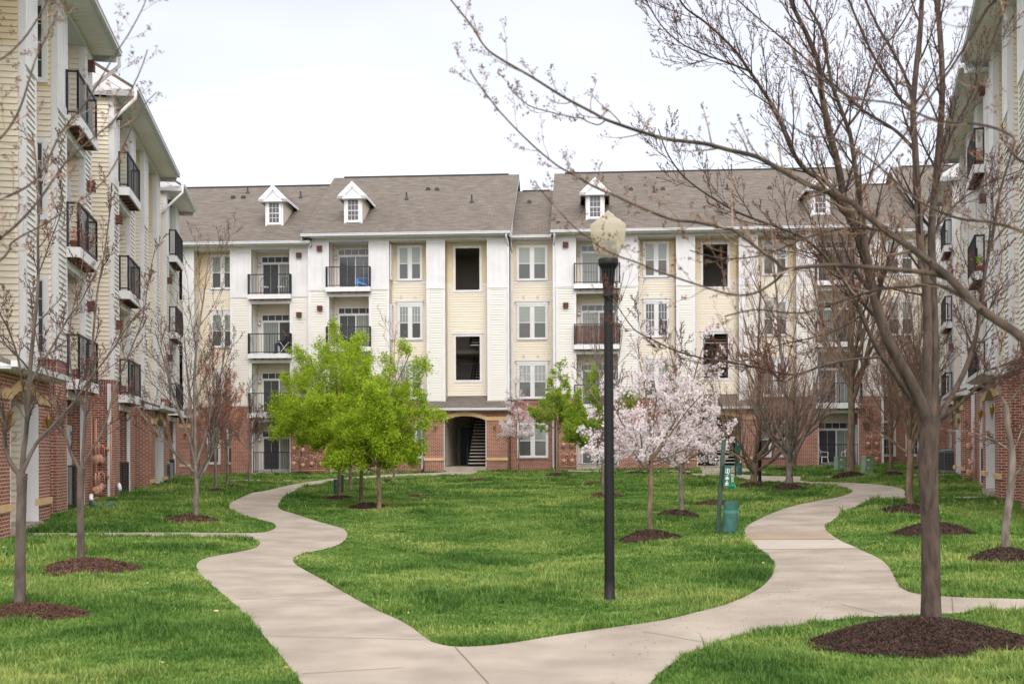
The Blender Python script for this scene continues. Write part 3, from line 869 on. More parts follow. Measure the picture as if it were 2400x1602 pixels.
# ---- rear building, drawn from its pixel columns
TH = 175 / FPX
c_, s_ = math.cos(TH), math.sin(TH)
REAR_Y = 58.4
def U(px, back=0.0):
    k = (px - 1200) / FPX
    return (k * (REAR_Y + back * c_) - back * s_) / (c_ + k * s_)
rear = Bld('apartment_building', (0, REAR_Y, 0), -TH, 'long four storey apartment block with dormers closing the far end of the lawn')
def bays(lst):
    return [(k, U(a), U(b), o) for k, a, b, o in lst]
B1, B2 = 0.68, 0.96
r1 = rear.section(B1, 0.30, bays([('pier', 300, 345, {}), ('stair', 345, 425, {}), ('pier', 425, 452, {}), ('win', 452, 537, {'side': 0, 'off': 0.33, 'gsep': 0.52}),
    ('pier', 537, 587, {}), ('balc', 587, 677, {'style': (0, 0, 1, 0), 'doff': 0.14}), ('pier', 677, 723, {'vent': (2, 3)})]), ridge=7.0)
r2 = rear.section(B2, 0.0, bays([('pier', 724, 773, {'vent': (2, 3), 'vx': 0.08}), ('balc', 773, 866, {'style': (3, 1, 0, 3), 'doff': 0.12}), ('pier', 866, 914, {}), ('win', 914, 1001, {'side': -1, 'grid': (1, 2)}),
    ('pier', 1001, 1045, {}), ('stair', 1045, 1143, {}), ('pier', 1143, 1190, {})]))
r3 = rear.section(B2, 1.30, bays([('flat', 1193, 1299, {'uw': 0.60, 'g2': True, 'grid': (1,)})]), ridge=5.4)
XS = U(1655), U(1722)
r4 = rear.section(B2, 0.0, bays([('pier', 1303, 1352, {'vent': (2, 3)}), ('balc', 1352, 1449, {'style': (2, 3, 1, 1), 'screen': 2, 'closet': 1}), ('pier', 1449, 1497, {}), ('win', 1497, 1586, {'dark': (2,), 'side': -1}),
    ('pier', 1586, 1631, {}), ('stair', 1631, 1733, {'steps': (U(1660), U(1722)), 'p': 0.6}), ('pier', 1733, 1778, {}), ('win', 1778, 1868, {'dark': (1,)}), ('pier', 1868, 1917, {}),
    ('balc', 1917, 2013, {'style': (0, 0, 1, 0), 'closet': 1}), ('pier', 2013, 2066, {'vent': (0, 1, 2, 3), 'vx': -0.2})]))
r5 = rear.section(B2, 1.30, bays([('flat', 2069, 2186, {'uw': 0.5, 'gdark': True, 'gsep': 0.60})]), ridge=5.4)
r6 = rear.section(B2, 0.0, bays([('pier', 2190, 2245, {}), ('balc', 2245, 2345, {}), ('pier', 2345, 2400, {}), ('win', 2400, 2490, {}), ('pier', 2490, 2540, {})]))
for px, z1, yy, bs in ((990, 3.6, 0.75, B2), (1297, 3.6, 1.30, B2), (1577, 3.6, 0.75, B2), (2068, 3.6, 0.0, B2)):
    rear.downspout(U(px, yy), yy, bs - 0.15, bs + z1)
rear.downspout(U(1193), 0.0, B2 + 3.4, B2 + 11.3, top=(U(1190), -0.65, B2 + 11.7))
rear.downspout(U(1300), 0.0, B2 + 3.0, B2 + 11.3, top=(U(1302), -0.65, B2 + 11.7))
rear.downspout(U(1198), 1.3, B2 + 3.4, B2 + 11.2, top=(U(1197), 0.7, B2 + 11.7))

def roof_z(rr, y): return rr['ze'] + 0.60 * (y - rr['ye'])

def dormer(b, rr, px, yface, wd=0.96, h=1.38):
    """gabled dormer standing on a roof slope"""
    z0 = roof_z(rr, yface) - 0.02
    x = U(px, yface)
    f, sd_, rf, tr = MB(), MB(), MB(), MB()
    w2 = wd / 2
    z1 = z0 + h; y1 = yface
    yb = yface + (z1 - z0) / 0.6 + 0.4
    f.box(x - w2, x + w2, y1, y1 + 0.12, z0 - 0.25, z1)
    for q in (-1, 1):
        xs = x + q * w2
        a, b_ = ((xs, yb), (xs, y1 + 0.1)) if q < 0 else ((xs, y1 + 0.1), (xs, yb))
        sd_.lap(a, b_, z0 - 0.3, z1, 0)
    ap = z1 + 0.78; ov = 0.28; W2 = w2 + 0.27
    zE = z1 + 0.02
    ybk = yface + (ap - z0) / 0.6 + 0.3
    for q in (-1, 1):
        rf.prism([(x, y1 - ov, ap), (x + q * W2, y1 - ov, zE + 0.04), (x + q * W2, y1 - ov, zE - 0.03), (x, y1 - ov, ap - 0.07)], (0, ybk - y1 + ov, 0))
        tr.prism([(x, y1 - ov - 0.03, ap - 0.02), (x + q * (W2 + 0.0), y1 - ov - 0.03, zE + 0.0), (x + q * (W2 + 0.0), y1 - ov - 0.03, zE - 0.17), (x + q * (W2 - 0.22), y1 - ov - 0.03, zE - 0.17 + 0.0), (x, y1 - ov - 0.03, ap - 0.30)], (0, 0.06, 0))
        tr.box(x + q * W2 - 0.02, x + q * W2 + 0.02, y1 - ov, yb - 0.5, zE - 0.15, zE)
    tr.prism([(x - w2 - 0.2, y1 - ov + 0.04, zE - 0.12), (x + w2 + 0.2, y1 - ov + 0.04, zE - 0.12), (x, y1 - ov + 0.04, ap - 0.16)], (0, 0.25, 0))
    tr.box(x - W2 + 0.02, x + W2 - 0.02, y1 - ov, y1, zE - 0.17, zE - 0.12)
    tr.box(x - W2, x + W2, y1 - ov - 0.03, y1 - ov + 0.03, zE - 0.17, zE - 0.02)
    for q in (-1, 1):
        tr.bar((x, y1 - ov + 0.02, ap - 0.36), (x + q * 0.30, y1 - ov + 0.02, zE + 0.10), 0.03, 0.05)
    d = f.build('dormer', M['white'], b.root)
    sd_.build('dormer_cheek', M['cream'], d); rf.build('dormer_roof', M['roof'], d, uv=True); tr.build('dormer_trim', M['white'], d)
    window(d, x, y1 - 0.015, z0 + 0.16, 1, 0.56, 1.06, dark=True)
dormer(rear, r1, 645, 1.65)
dormer(rear, r2, 830, 0.65)
dormer(rear, r4, 1397, 0.55)
dormer(rear, r4, 1925, 0.6)

def roof_hit(rr, px, py, back=3.0):
    """local y on a roof slope of the rear block under a pixel"""
    ux, uy = unroll(px, py)
    y = back
    for _ in range(30):
        X = U(px, y); Yw = REAR_Y + y * c_ - X * s_
        z = CAMZ - (uy - HOR) / FPX * Yw
        y = 0.5 * y + 0.5 * (rr['ye'] + (z - rr['ze']) / 0.60)
    return y
for rr, px, py, h in ((r1, 583, 448, .38), (r1, 707, 460, .38), (r1, 549, 459, 0), (r1, 573, 459, 0), (r1, 436, 489, 0), (r2, 955, 466, .40), (r2, 1108, 474, .42), (r2, 1006, 443, 0), (r2, 1027, 444, 0),
                      (r3, 1243, 475, 0), (r4, 1535, 454, .38), (r4, 1481, 447, 0), (r4, 1556, 447, 0), (r4, 1707, 448, .3), (r4, 1806, 447, 0)):
    y = roof_hit(rr, px, py); z = roof_z(rr, y); x = U(px, y); mb = MB()
    if h:
        mb.lathe([(0.13, -0.08), (0.10, 0.06), (0.045, 0.10), (0.045, h), (0.0, h)], (x, y), 10, 0, z); mb.build('vent_pipe', M['rail'], rear.root)
    else:
        mb.box(x - 0.11, x + 0.11, y - 0.12, y + 0.12, z - 0.05, z + 0.08); mb.box(x - 0.07, x + 0.07, y - 0.08, y + 0.08, z + 0.08, z + 0.13); mb.build('roof_vent', M['rail'], rear.root)

# ---- the wings
def wing(name, origin, rz, label, conv, segs, base):
    b = Bld(name, origin, rz, label)
    for near, far, order, opts in segs:
        pos = near; out = []
        for (k, L, o) in order:
            o = dict(o); o.update(opts.get(k, {}))
            ya, yb = pos, pos + L
            xa, xb = conv(ya), conv(yb)
            out.append((k, min(xa, xb), max(xa, xb), o)); pos += L
        out.sort(key=lambda q: q[1])
        b.section(base, 0.0, out)
    return b
al = math.atan(470 / FPX)
LX = lambda Y: Y / math.cos(al)
rev = MOD[::-1]
left = wing('apartment_building', (-5.67, 0, 0), R(90) + al, 'cream and brick apartment wing with stacked balconies along the left edge of the lawn', LX,
            [(29.75 - 10.10, 0, rev, {'stair': {'p': 0.25}, 'win': {'side': 1}, 'balc': {'closet': 1}}),
             (33.0, 0, MOD, {'stair': {'p': 0.25}, 'win': {'side': -1}}),
             (45.0, 0, [('pier', 0.9, {'vent': (1, 2, 3)}), ('balc', 2.15, {}), ('pier', 1.3, {})], {})], 0.40)
left.connector(0.40, 1.5, LX(29.8), LX(33.0)); left.connector(0.40, 1.5, LX(43.2), LX(45.0)); left.connector(0.40, 1.5, LX(49.3), LX(58.0))
for Yn, zt in ((33.0, 3.4), (45.0, 3.4)):
    left.downspout(LX(Yn) - 0.03, 0.16, 0.3, 3.9)
for Yn in (29.85, 33.0, 45.0):
    mb = MB(); e = -0.18 if Yn > 30 else 0.2
    mb.tube([(LX(Yn) + e, -0.67, 0.40 + 11.7), (LX(Yn) + e, -0.67, 0.40 + 11.45), (LX(Yn) + e * 0.6, -0.10, 0.40 + 10.9), (LX(Yn) + e * 0.6, 0.1, 0.40 + 10.6)], 0.05, 8)
    mb.build('downspout', M['white'], left.root)
ar = math.atan(840 / FPX)
RXc = lambda Y: -Y / math.cos(ar)
right = wing('apartment_building', (3.32, 0, 0), R(90) - ar + R(180), 'cream and brick apartment wing half hidden by bare branches at the right edge', RXc,
             [(31.4 - 10.10, 0, [MOD[0], ('win', 2.05, {})] + MOD[2:], {'stair': {'p': 0.25}}),
              (32.2, 0, [('pier', 0.75, {'vent': (1, 2, 3)})] + MOD[1:], {'stair': {'p': 0.25}, 'win': {'side': 1}, 'balc': {'closet': 1}}),
              (45.2, 0, [('pier', 0.9, {'vent': (1, 2, 3)}), ('balc', 2.15, {}), ('pier', 1.3, {})], {})], 0.72)
right.connector(0.72, 1.5, RXc(45.2), RXc(42.2)); right.connector(0.72, 1.5, RXc(58), RXc(49.5))
right.downspout(RXc(36.6), 0.0, 0.55, 4.0); right.downspout(RXc(32.2) + 0.04, 0.14, 0.5, 12.0)
# ------------------------------------------------------------------ ground, paths
def terrain_mesh(name, xs, ys, mats, dz=0.0):
    Xg, Yg = np.meshgrid(xs, ys)
    V = np.stack([Xg.ravel(), Yg.ravel(), ground(Xg, Yg).ravel() + dz], 1)
    nx, ny = len(xs), len(ys)
    i, j = np.meshgrid(np.arange(nx - 1), np.arange(ny - 1))
    a = (j * nx + i).ravel()
    return mesh_np(name, [(V, np.stack([a, a + 1, a + nx + 1, a + nx], 1), 0, True)], mats)

m, t, b = new_mat('lawn_soil')
g = t.nodes.new('ShaderNodeNewGeometry')
n1 = t.nodes.new('ShaderNodeTexNoise'); n1.inputs['Scale'].default_value = 0.55; n1.inputs['Detail'].default_value = 6
n2 = t.nodes.new('ShaderNodeTexNoise'); n2.inputs['Scale'].default_value = 14; n2.inputs['Detail'].default_value = 4
r = t.nodes.new('ShaderNodeValToRGB')
r.color_ramp.elements[0].position = 0.3; r.color_ramp.elements[0].color = (0.035, 0.095, 0.014, 1)
r.color_ramp.elements[1].position = 0.7; r.color_ramp.elements[1].color = (0.11, 0.17, 0.035, 1)
mx = t.nodes.new('ShaderNodeMath'); mx.operation = 'ADD'; mx.inputs[1].default_value = 0.0
ml = t.nodes.new('ShaderNodeMath'); ml.operation = 'MULTIPLY_ADD'; ml.inputs[1].default_value = 0.5
m2 = t.nodes.new('ShaderNodeMath'); m2.operation = 'MULTIPLY'; m2.inputs[1].default_value = 0.5
t.links.new(g.outputs['Position'], n1.inputs[0]); t.links.new(g.outputs['Position'], n2.inputs[0])
t.links.new(n1.outputs[0], ml.inputs[0]); t.links.new(n2.outputs[0], m2.inputs[0]); t.links.new(m2.outputs[0], ml.inputs[2])
t.links.new(ml.outputs[0], r.inputs[0]); t.links.new(r.outputs[0], b.inputs['Base Color'])
b.inputs['Roughness'].default_value = 1.0; b.inputs['Specular IOR Level'].default_value = 0.1
M['soil'] = m

xs = np.unique(np.concatenate([np.array([-900, -300, -100, -60, -40]), np.linspace(-32, 32, 129), np.array([40, 60, 100, 300, 900])]))
ys = np.unique(np.concatenate([np.array([-300, -60, -20, -6]), np.linspace(0, 64, 161), np.array([70, 90, 150, 400, 1500])]))
tag(link('ground', terrain_mesh('ground', xs, ys, [M['soil']])), kind='structure')

def smooth_closed(P, it=2):
    """Chaikin corner cutting"""
    P = [np.array(p, float) for p in P]
    for _ in range(it):
        Q = []
        for i in range(len(P)):
            a, b_ = P[i], P[(i + 1) % len(P)]
            Q += [a * 0.75 + b_ * 0.25, a * 0.25 + b_ * 0.75]
        P = Q
    return np.array(P)

def sheet(name, px_poly, dz, mt, it=2, step=0.5, world=None):
    """a flat sheet laid over the ground, outline given as pixels of its edge on the ground"""
    P = world if world is not None else [tuple(gp(*p)[:2]) for p in px_poly]
    P = smooth_closed(P, it) if it else np.array(P)
    # thin out near duplicates
    Q = [P[0]]
    for p in P[1:]:
        if np.hypot(*(p - Q[-1])) > 0.04: Q.append(p)
    P = np.array(Q)
    x0, y0 = P.min(0); x1, y1 = P.max(0)
    gx, gy = np.meshgrid(np.arange(x0, x1, step), np.arange(y0, y1, step))
    G = np.stack([gx.ravel(), gy.ravel()], 1)
    G = G[inside(G, P)]
    pts = [Vector(p) for p in P] + [Vector(p) for p in G]
    n = len(P)
    res = delaunay_2d_cdt(pts, [(i, (i + 1) % n) for i in range(n)], [list(range(n))], 1, 1e-5)
    V = np.array([[v[0], v[1], float(ground(v[0], v[1])) + dz] for v in res[0]])
    Fc = [f for f in res[2]]
    # skirt down into the ground
    k = len(V)
    me = bpy.data.meshes.new(name)
    vv = [tuple(v) for v in V]
    out = []
    for f in Fc:
        a, b_, c = (V[q][:2] for q in f[:3])
        if (b_[0] - a[0]) * (c[1] - a[1]) - (b_[1] - a[1]) * (c[0] - a[0]) < 0: f = f[::-1]
        out.append(tuple(f))
    me.from_pydata(vv, [], out)
    me.materials.append(mt)
    me.polygons.foreach_set('use_smooth', [True] * len(out))
    me.update()
    return link(name, me), P

def inside(G, P):
    x, y = G[:, 0], G[:, 1]
    r_ = np.zeros(len(G), bool)
    j = len(P) - 1
    for i in range(len(P)):
        xi, yi = P[i]; xj, yj = P[j]
        if yi != yj:
            c = ((yi > y) != (yj > y)) & (x < (xj - xi) * (y - yi) / (yj - yi) + xi)
            r_ ^= c
        j = i
    return r_

# outline of the lawn between the two paths, then the outer edges
L_left = [(712, 1615), (660, 1541), (614, 1488), (576, 1442), (538, 1403), (495, 1369), (467, 1342), (455, 1324), (462, 1310), (480, 1302), (511, 1296), (557, 1289), (591, 1282), (607, 1273), (603, 1264), (576, 1256)]
L_branch_lo = [(500, 1254), (422, 1252), (207, 1249), (58, 1247), (-60, 1246)]
L_branch_hi = [(-60, 1240), (61, 1241), (230, 1242), (538, 1244), (599, 1245), (630, 1241), (649, 1230), (630, 1219), (591, 1209), (557, 1199), (538, 1188), (532, 1180), (545, 1169), (578, 1155), (590, 1149), (614, 1147), (675, 1133), (719, 1125), (757, 1121)]
L_right = [(783, 1125), (730, 1132), (691, 1146), (660, 1165), (649, 1180), (653, 1190), (691, 1201), (730, 1215), (768, 1226), (804, 1236), (814, 1250), (802, 1269), (768, 1282), (710, 1292), (685, 1301), (683, 1315), (710, 1332), (749, 1353), (799, 1384), (845, 1411), (900, 1438), (950, 1461), (1001, 1502), (1030, 1512), (1073, 1518)]
R_lawn = [(1175, 1512), (1328, 1487), (1500, 1465), (1558, 1457), (1634, 1438), (1700, 1422), (1761, 1395), (1792, 1374), (1811, 1347), (1813, 1326), (1803, 1311), (1776, 1290), (1750, 1271), (1739, 1253), (1746, 1238), (1776, 1221), (1826, 1200), (1884, 1184), (1961, 1172), (1990, 1164), (1997, 1157), (1980, 1150), (1930, 1142), (1884, 1139), (1826, 1137), (1784, 1134)]
R_far = [(1720, 1126), (1660, 1121), (1605, 1117), (1560, 1114), (1560, 1111), (1605, 1112), (1660, 1114), (1700, 1113), (1780, 1120), (1880, 1122), (1960, 1121), (2160, 1120), (2330, 1119)]
R_far_lo = [(2330, 1122), (2160, 1123), (1990, 1124), (1900, 1125), (1868, 1129), (1885, 1134), (1961, 1136), (2038, 1140), (2099, 1148), (2120, 1156), (2119, 1166), (2116, 1170), (2205, 1173), (2400, 1174), (2480, 1174)]
R_right = [(2480, 1178), (2400, 1178), (2205, 1177), (2124, 1177), (2076, 1179), (2038, 1182), (1999, 1196), (1968, 1213), (1942, 1230), (1929, 1244), (1942, 1257), (1968, 1275), (2014, 1296), (2053, 1313), (2076, 1330), (2086, 1346), (2097, 1369), (2107, 1386), (2130, 1397), (2158, 1402), (2227, 1409), (2400, 1415), (2560, 1418)]
R_bottom = [(2560, 1446), (2400, 1443), (2227, 1446), (2153, 1451), (1991, 1455), (1884, 1470), (1826, 1478), (1730, 1493), (1669, 1515), (1615, 1538), (1565, 1561), (1519, 1602), (1500, 1640), (1400, 1800), (820, 1800)]
FAR_L = [(770, 1118), (803, 1117), (851, 1113), (933, 1108), (1048, 1106), (1056, 1100), (1116, 1100), (1119, 1109), (1060, 1112), (933, 1114), (851, 1119), (803, 1124)]
ring_px = L_left + L_branch_lo + L_branch_hi + FAR_L + L_right + R_lawn + R_far + R_far_lo + R_right + R_bottom
path, PATH = sheet('path', ring_px, 0.012, M['concrete'])
tag(path, kind='structure')
others = []
p2, P2 = sheet('path', [(466, 1119), (637, 1119), (700, 1122), (690, 1125), (637, 1122), (466, 1122)], 0.012, M['concrete'], it=1); tag(p2, kind='structure'); others.append(P2)
p3, P3 = sheet('path', [(1330, 1103), (1640, 1107), (1640, 1110), (1330, 1106)], 0.012, M['concrete'], it=0); tag(p3, kind='structure'); others.append(P3)
xa, xb = U(1636), U(1728)
def loc2w(x, y): return (x * c_ - y * -s_ * -1 if False else x * c_ + y * s_, REAR_Y - x * s_ + y * c_)
apron = [loc2w(xa, -0.6), loc2w(xb, -0.6), loc2w(xb + 0.4, -7.5), loc2w(xa - 0.5, -7.5)]
p4, P4 = sheet('path', None, 0.018, M['concrete'], it=0, world=apron); tag(p4, kind='structure'); others.append(P4)

# newer and older slabs, control joints
M['newslab'] = mat('new_concrete', (0.405, 0.36, 0.305), 0.9, var=0.05, scale=1.5, bump=0.15, bscale=90, obj=False)
M['oldslab'] = mat('old_concrete', (0.30, 0.235, 0.16), 0.9, var=0.08, scale=1.5, bump=0.15, bscale=90, obj=False)
o, _ = sheet('path', [(1744, 1271), (1960, 1272), (2008, 1293), (1776, 1294)], 0.020, M['newslab'], it=0); tag(o, kind='structure')
o, _ = sheet('path', [(1737, 1254), (1932, 1253), (1956, 1271), (1745, 1270)], 0.020, M['oldslab'], it=0); tag(o, kind='structure')
M['joint'] = mat('path_joint', (0.16, 0.12, 0.09), 1.0)  # plain dark brown of the thin strips marking the control joints
jt = MB()
def joint(x0, y0, x1, y1, w_=0.009, moss=0):
    a, b_ = gp(x0, y0), gp(x1, y1)
    n = 14; d = (b_ - a); nn = Vector((-d.y, d.x, 0)).normalized() * w_ / 2
    for i in range(n):
        p, q = a + d * (i / n), a + d * ((i + 1) / n)
        P = [p - nn, q - nn, q + nn, p + nn]
        jt.face([(v.x, v.y, float(ground(v.x, v.y)) + 0.0165) for v in P], 0)
for J in ((467, 1342, 735, 1345), (538, 1403, 800, 1384), (590, 1215, 735, 1216), (1761, 1395, 2110, 1389), (1739, 1238, 1935, 1236), (1780, 1221, 1950, 1222), (1935, 1176, 2030, 1184), (1960, 1422, 2090, 1456), (2227, 1410, 2230, 1446),
          (1813, 1346, 2085, 1347), (1776, 1318, 2056, 1319), (1062, 1518, 1140, 1605), (1500, 1484, 1640, 1510), (702, 1578, 940, 1565), (460, 1330, 700, 1322), (610, 1272, 810, 1262),
          (536, 1190, 655, 1188), (560, 1400, 840, 1408), (1740, 1252, 1932, 1252), (1884, 1184, 1996, 1197), (614, 1488, 1000, 1500), (649, 1228, 768, 1226), (600, 1152, 690, 1147)):
    joint(*J)
tag(jt.build('path', M['joint']), kind='structure')

# ------------------------------------------------------------------ mulch beds
RG = np.random.default_rng(11)
mulch_polys = []
def mulch(cx, cy, hw, hh=None, h=0.14, old=False, label='', bare=False, rim=None):
    """mound of wood mulch; cx, cy = pixel of its centre, hw = half width in pixels"""
    c = gp(cx, cy)
    rx = hw / FPX * c.y
    ry = rx * 0.92 if hh is None else hh
    N, Kr = 40, 12
    ph = RG.uniform(0, 6.28, 4)
    def rad(a): return 1 + 0.10 * np.sin(2 * a + ph[0]) + 0.07 * np.sin(3 * a + ph[1]) + 0.05 * np.sin(5 * a + ph[2])
    V = [(0, 0, h)]
    for k in range(1, Kr + 1):
        for j in range(N):
            a = 2 * math.pi * j / N; rr = rad(a) * k / Kr
            x, y = rx * rr * math.cos(a), ry * rr * math.sin(a)
            z = h * (1 - (k / Kr) ** 1.7) + float(ground(c.x + x, c.y + y)) - c.z - (0.03 if k == Kr else 0) + RG.normal() * 0.006
            V.append((x, y, z))
    Ft = [(0, 1 + j, 1 + (j + 1) % N) for j in range(N)]
    Fq = [(1 + (k - 1) * N + j, 1 + k * N + j, 1 + k * N + (j + 1) % N, 1 + (k - 1) * N + (j + 1) % N) for k in range(1, Kr) for j in range(N)]
    V = np.array(V)
    area = math.pi * rx * ry
    px = FPX / c.y
    n = int(min(26000, area * (9000 if c.y < 15 else 2600 if c.y < 24 else 1200)))
    a = RG.uniform(0, 2 * math.pi, n); u = np.sqrt(RG.uniform(0, 1.0, n)) * (1.0 + np.where(RG.random(n) < 0.12, 0.22, 0.05) * RG.random(n))
    rr = rad(a) * u
    X, Yy = rx * rr * np.cos(a), ry * rr * np.sin(a)
    Z = h * (1 - np.clip(u, 0, 1) ** 1.7) + ground(c.x + X, c.y + Yy) - c.z + RG.uniform(-0.004, 0.014, n)
    cs = RG.uniform(0.5, 1.5, n) * (0.016 if c.y < 15 else 0.024 if c.y < 24 else 0.035)
    tv = [(-1, -0.22, 0), (1, -0.28, 0.05), (1.1, 0.25, -0.05), (-0.9, 0.24, 0.08), (0, 0, 0.28)]
    tf = [(0, 1, 4), (1, 2, 4), (2, 3, 4), (3, 0, 4)]
    ch = scatter(tv, tf, np.stack([X, Yy, Z], 1), cs, rand_rots(n, RG))
    mt = M['mulch_old'] if old else M['mulch']
    me = mesh_np('mulch_bed', [(V, np.array(Ft), 0, True), (V * 1.0, np.array(Fq), 0, True), ch], [mt])
    o = link('mulch_bed', me, loc=c)
    tag(o, label, 'mulch bed', 'mulch beds round the trees')
    aa = np.linspace(0, 2 * math.pi, 28, endpoint=False)
    mulch_polys.append(np.stack([c.x + rx * 0.93 * rad(aa) * np.cos(aa), c.y + ry * 0.93 * rad(aa) * np.sin(aa)], 1))
    return o

mulch(2160, 1512, 252, h=0.20, label='largest dark mulch mound, under the thick forked tree at the bottom right corner')
mulch(2358, 1326, 98, h=0.20, label='dark mulch mound cut by the right picture edge under a leaning pale trunk')
mulch(2187, 1256, 97, h=0.18, label='treeless dark mulch mound behind the thick forked trunk')
mulch(2120, 1208, 76, h=0.16, label='dark mulch mound under the slim tree left of the thick forked trunk')
mulch(1990, 1126, 47, h=0.22, label='dark mulch mound round the stout brown trunk near the two green utility boxes')
mulch(2088, 1122, 32, h=0.15, label='small dark mulch mound right of the stout brown trunk by the white downspout')
mulch(2152, 1107, 22, h=0.10, label='tiny mulch patch by the far right brick wall windows')
mulch(1760, 1147, 43, h=0.16, label='dark mulch mound under the multi stemmed tree beside the far lamp post')
mulch(1845, 1152, 50, h=0.17, label='dark mulch mound under the silver banded cherry trunk by the path')
mulch(1835, 1107, 34, h=0.10, label='thin mulch patch against the brick wall right of the open stair')
mulch(1513, 1266, 70, h=0.17, label='brown mulch mound under the front white blossom tree')
mulch(1584, 1213, 50, h=0.14, label='brown mulch mound under the rear white blossom tree')
mulch(1676, 1186, 54, h=0.10, old=True, label='weedy mulch patch behind the leaning green waste station')
mulch(1413, 1165, 48, h=0.10, old=True, label='flat mulch patch partly behind the near lamp post')
mulch(1394, 1137, 24, h=0.08, old=True, label='small mulch patch under the greenish trunk beside the near lamp post')
mulch(1304, 1116, 32, h=0.12, label='brown mulch patch under the small light green tree left of the lamp post')
mulch(1266, 1098, 20, h=0.10, label='small mulch patch below the wide ground floor window')
mulch(1490, 1113, 32, h=0.12, label='mulch patch beyond the blossom trees in front of the brick wall')
mulch(1594, 1115, 25, h=0.10, label='mulch patch on the lawn left of the far waste station')
mulch(862, 1186, 44, h=0.10, label='mulch under the two foremost trunks of the bright green trees', hh=0.7)
mulch(793, 1166, 34, h=0.10, label='mulch under the left trunk of the bright green trees by the green bin')
mulch(905, 1127, 18, h=0.08, label='faint mulch patch beyond the bright green trees near the porch')
mulch(938, 1102, 22, h=0.10, label='mulch patch against the brick wall behind the bright green trees')
mulch(702, 1107, 28, h=0.12, label='mulch patch in front of the gas meters on the far wall')
mulch(446, 1216, 68, h=0.13, old=True, label='brown mulch mound inside the left curve of the near path')
mulch(507, 1147, 26, h=0.10, label='small mulch mound under the slim tree with salmon buds')
mulch(545, 1136, 24, h=0.07, old=True, label='small faint mulch patch right of the salmon budded tree')
mulch(205, 1328, 122, h=0.16, old=True, label='brown mulch mound under the second tree from the left edge')
mulch(55, 1436, 140, h=0.13, old=True, label='weedy mulch mound under the nearest tree at the left edge')
mulch(985, 1161, 30, h=0.03, old=True, label='bare brown patch on the lawn right of the bright green trees')
mulch(1118, 1125, 30, h=0.04, old=True, label='bare brown patch on the lawn below the arched porch')

# ------------------------------------------------------------------ grass
rg = np.random.default_rng(5)
def vnoise(x, y, s, seed):
    r_ = np.random.default_rng(seed); T = r_.random((256, 256))
    xs_, ys_ = x / s + 100, y / s + 100
    xi, yi = np.floor(xs_).astype(int), np.floor(ys_).astype(int)
    fx, fy = xs_ - xi, ys_ - yi
    fx = fx * fx * (3 - 2 * fx); fy = fy * fy * (3 - 2 * fy)
    g_ = lambda a, b_: T[a % 256, b_ % 256]
    return (g_(xi, yi) * (1 - fx) * (1 - fy) + g_(xi + 1, yi) * fx * (1 - fy) + g_(xi, yi + 1) * (1 - fx) * fy + g_(xi + 1, yi + 1) * fx * fy)

NB = 2000000
# areal density falls with distance; blades widen with it
Y0, Y1 = 6.5, 59.0
u = rg.random(NB)
k_ = 0.75
Ys = (Y0 ** (1 - k_ - 0) + u * (Y1 ** (1 - k_) - Y0 ** (1 - k_))) ** (1 / (1 - k_))
Xs = (rg.random(NB) - 0.5) * (0.98 * Ys + 2.5)
# gather blades into tufts
tn = NB // 14
ti = rg.integers(0, tn, NB)
tuft_ang = rg.uniform(0, 6.28, NB)
sp = np.abs(rg.normal(0, 0.05, NB)) * (Ys / 12) ** 0.5
Xs = Xs[ti] + sp * np.cos(tuft_ang); Ys = Ys[ti] + sp * np.sin(tuft_ang)
G = np.stack([Xs, Ys], 1)
ok = ~inside(G, PATH)
for P in others + mulch_polys: ok &= ~inside(G, P) | (rg.random(NB) < (0.03 if P is not mulch_polys[0] else 0.0))
ok &= (Xs > -0.174 * Ys - 5.5) & (Xs < 0.311 * Ys + 3.2)
yr_ = REAR_Y - 0.9 - Xs * (s_ / c_)
ok &= Ys < yr_ + 0.2
bare = vnoise(Xs, Ys, 1.4, 3) * 0.6 + vnoise(Xs, Ys, 0.5, 4) * 0.4
ok &= (bare > 0.27) | (rg.random(NB) < 0.30)
Xs, Ys, ang = Xs[ok], Ys[ok], tuft_ang[ok]
tall = (ti[ok] % 19 == 0)
n = len(Xs)
hn = vnoise(Xs, Ys, 1.1, 7) * 0.5 + vnoise(Xs, Ys, 0.33, 8) * 0.5
hs_ = (0.026 + 0.105 * np.clip(hn - 0.30, 0, 1) ** 1.3 * 1.8) * rg.uniform(0.6, 1.35, n)
hs_ = hs_ * np.where(tall, 1.75, 1.0)
central = (Ys > 17) & (np.abs(Xs) < 6)
hs_ = np.where(central, hs_ * 0.72, hs_) * (1 + 0.010 * np.clip(Ys - 10, 0, 40))
wd = 0.0034 * (Ys / 9) ** 0.80 * rg.uniform(0.7, 1.4, n)
lean = hs_ * rg.uniform(0.15, 0.95, n)
la = ang + rg.normal(0, 0.7, n)
side = la + math.pi / 2 + rg.normal(0, 0.4, n)
zg = ground(Xs, Ys)
base = np.stack([Xs, Ys, zg - 0.004], 1)
sv = np.stack([np.cos(side) * wd, np.sin(side) * wd, 0 * wd], 1)
mid = base + np.stack([np.cos(la) * lean * 0.35, np.sin(la) * lean * 0.35, hs_ * 0.6], 1)
tip = base + np.stack([np.cos(la) * lean, np.sin(la) * lean, hs_], 1)
V = np.stack([base - sv, base + sv, mid + sv * 0.75, mid - sv * 0.75, tip], 1).reshape(-1, 3)
o5 = np.arange(n)[:, None] * 5
m, t, b = new_mat('grass_blade')
gi = t.nodes.new('ShaderNodeNewGeometry')
rr = t.nodes.new('ShaderNodeValToRGB')
els = rr.color_ramp.elements
els[0].color = (0.040, 0.105, 0.016, 1); els[0].position = 0.08
els[1].color = (0.34, 0.40, 0.11, 1); els[1].position = 0.92
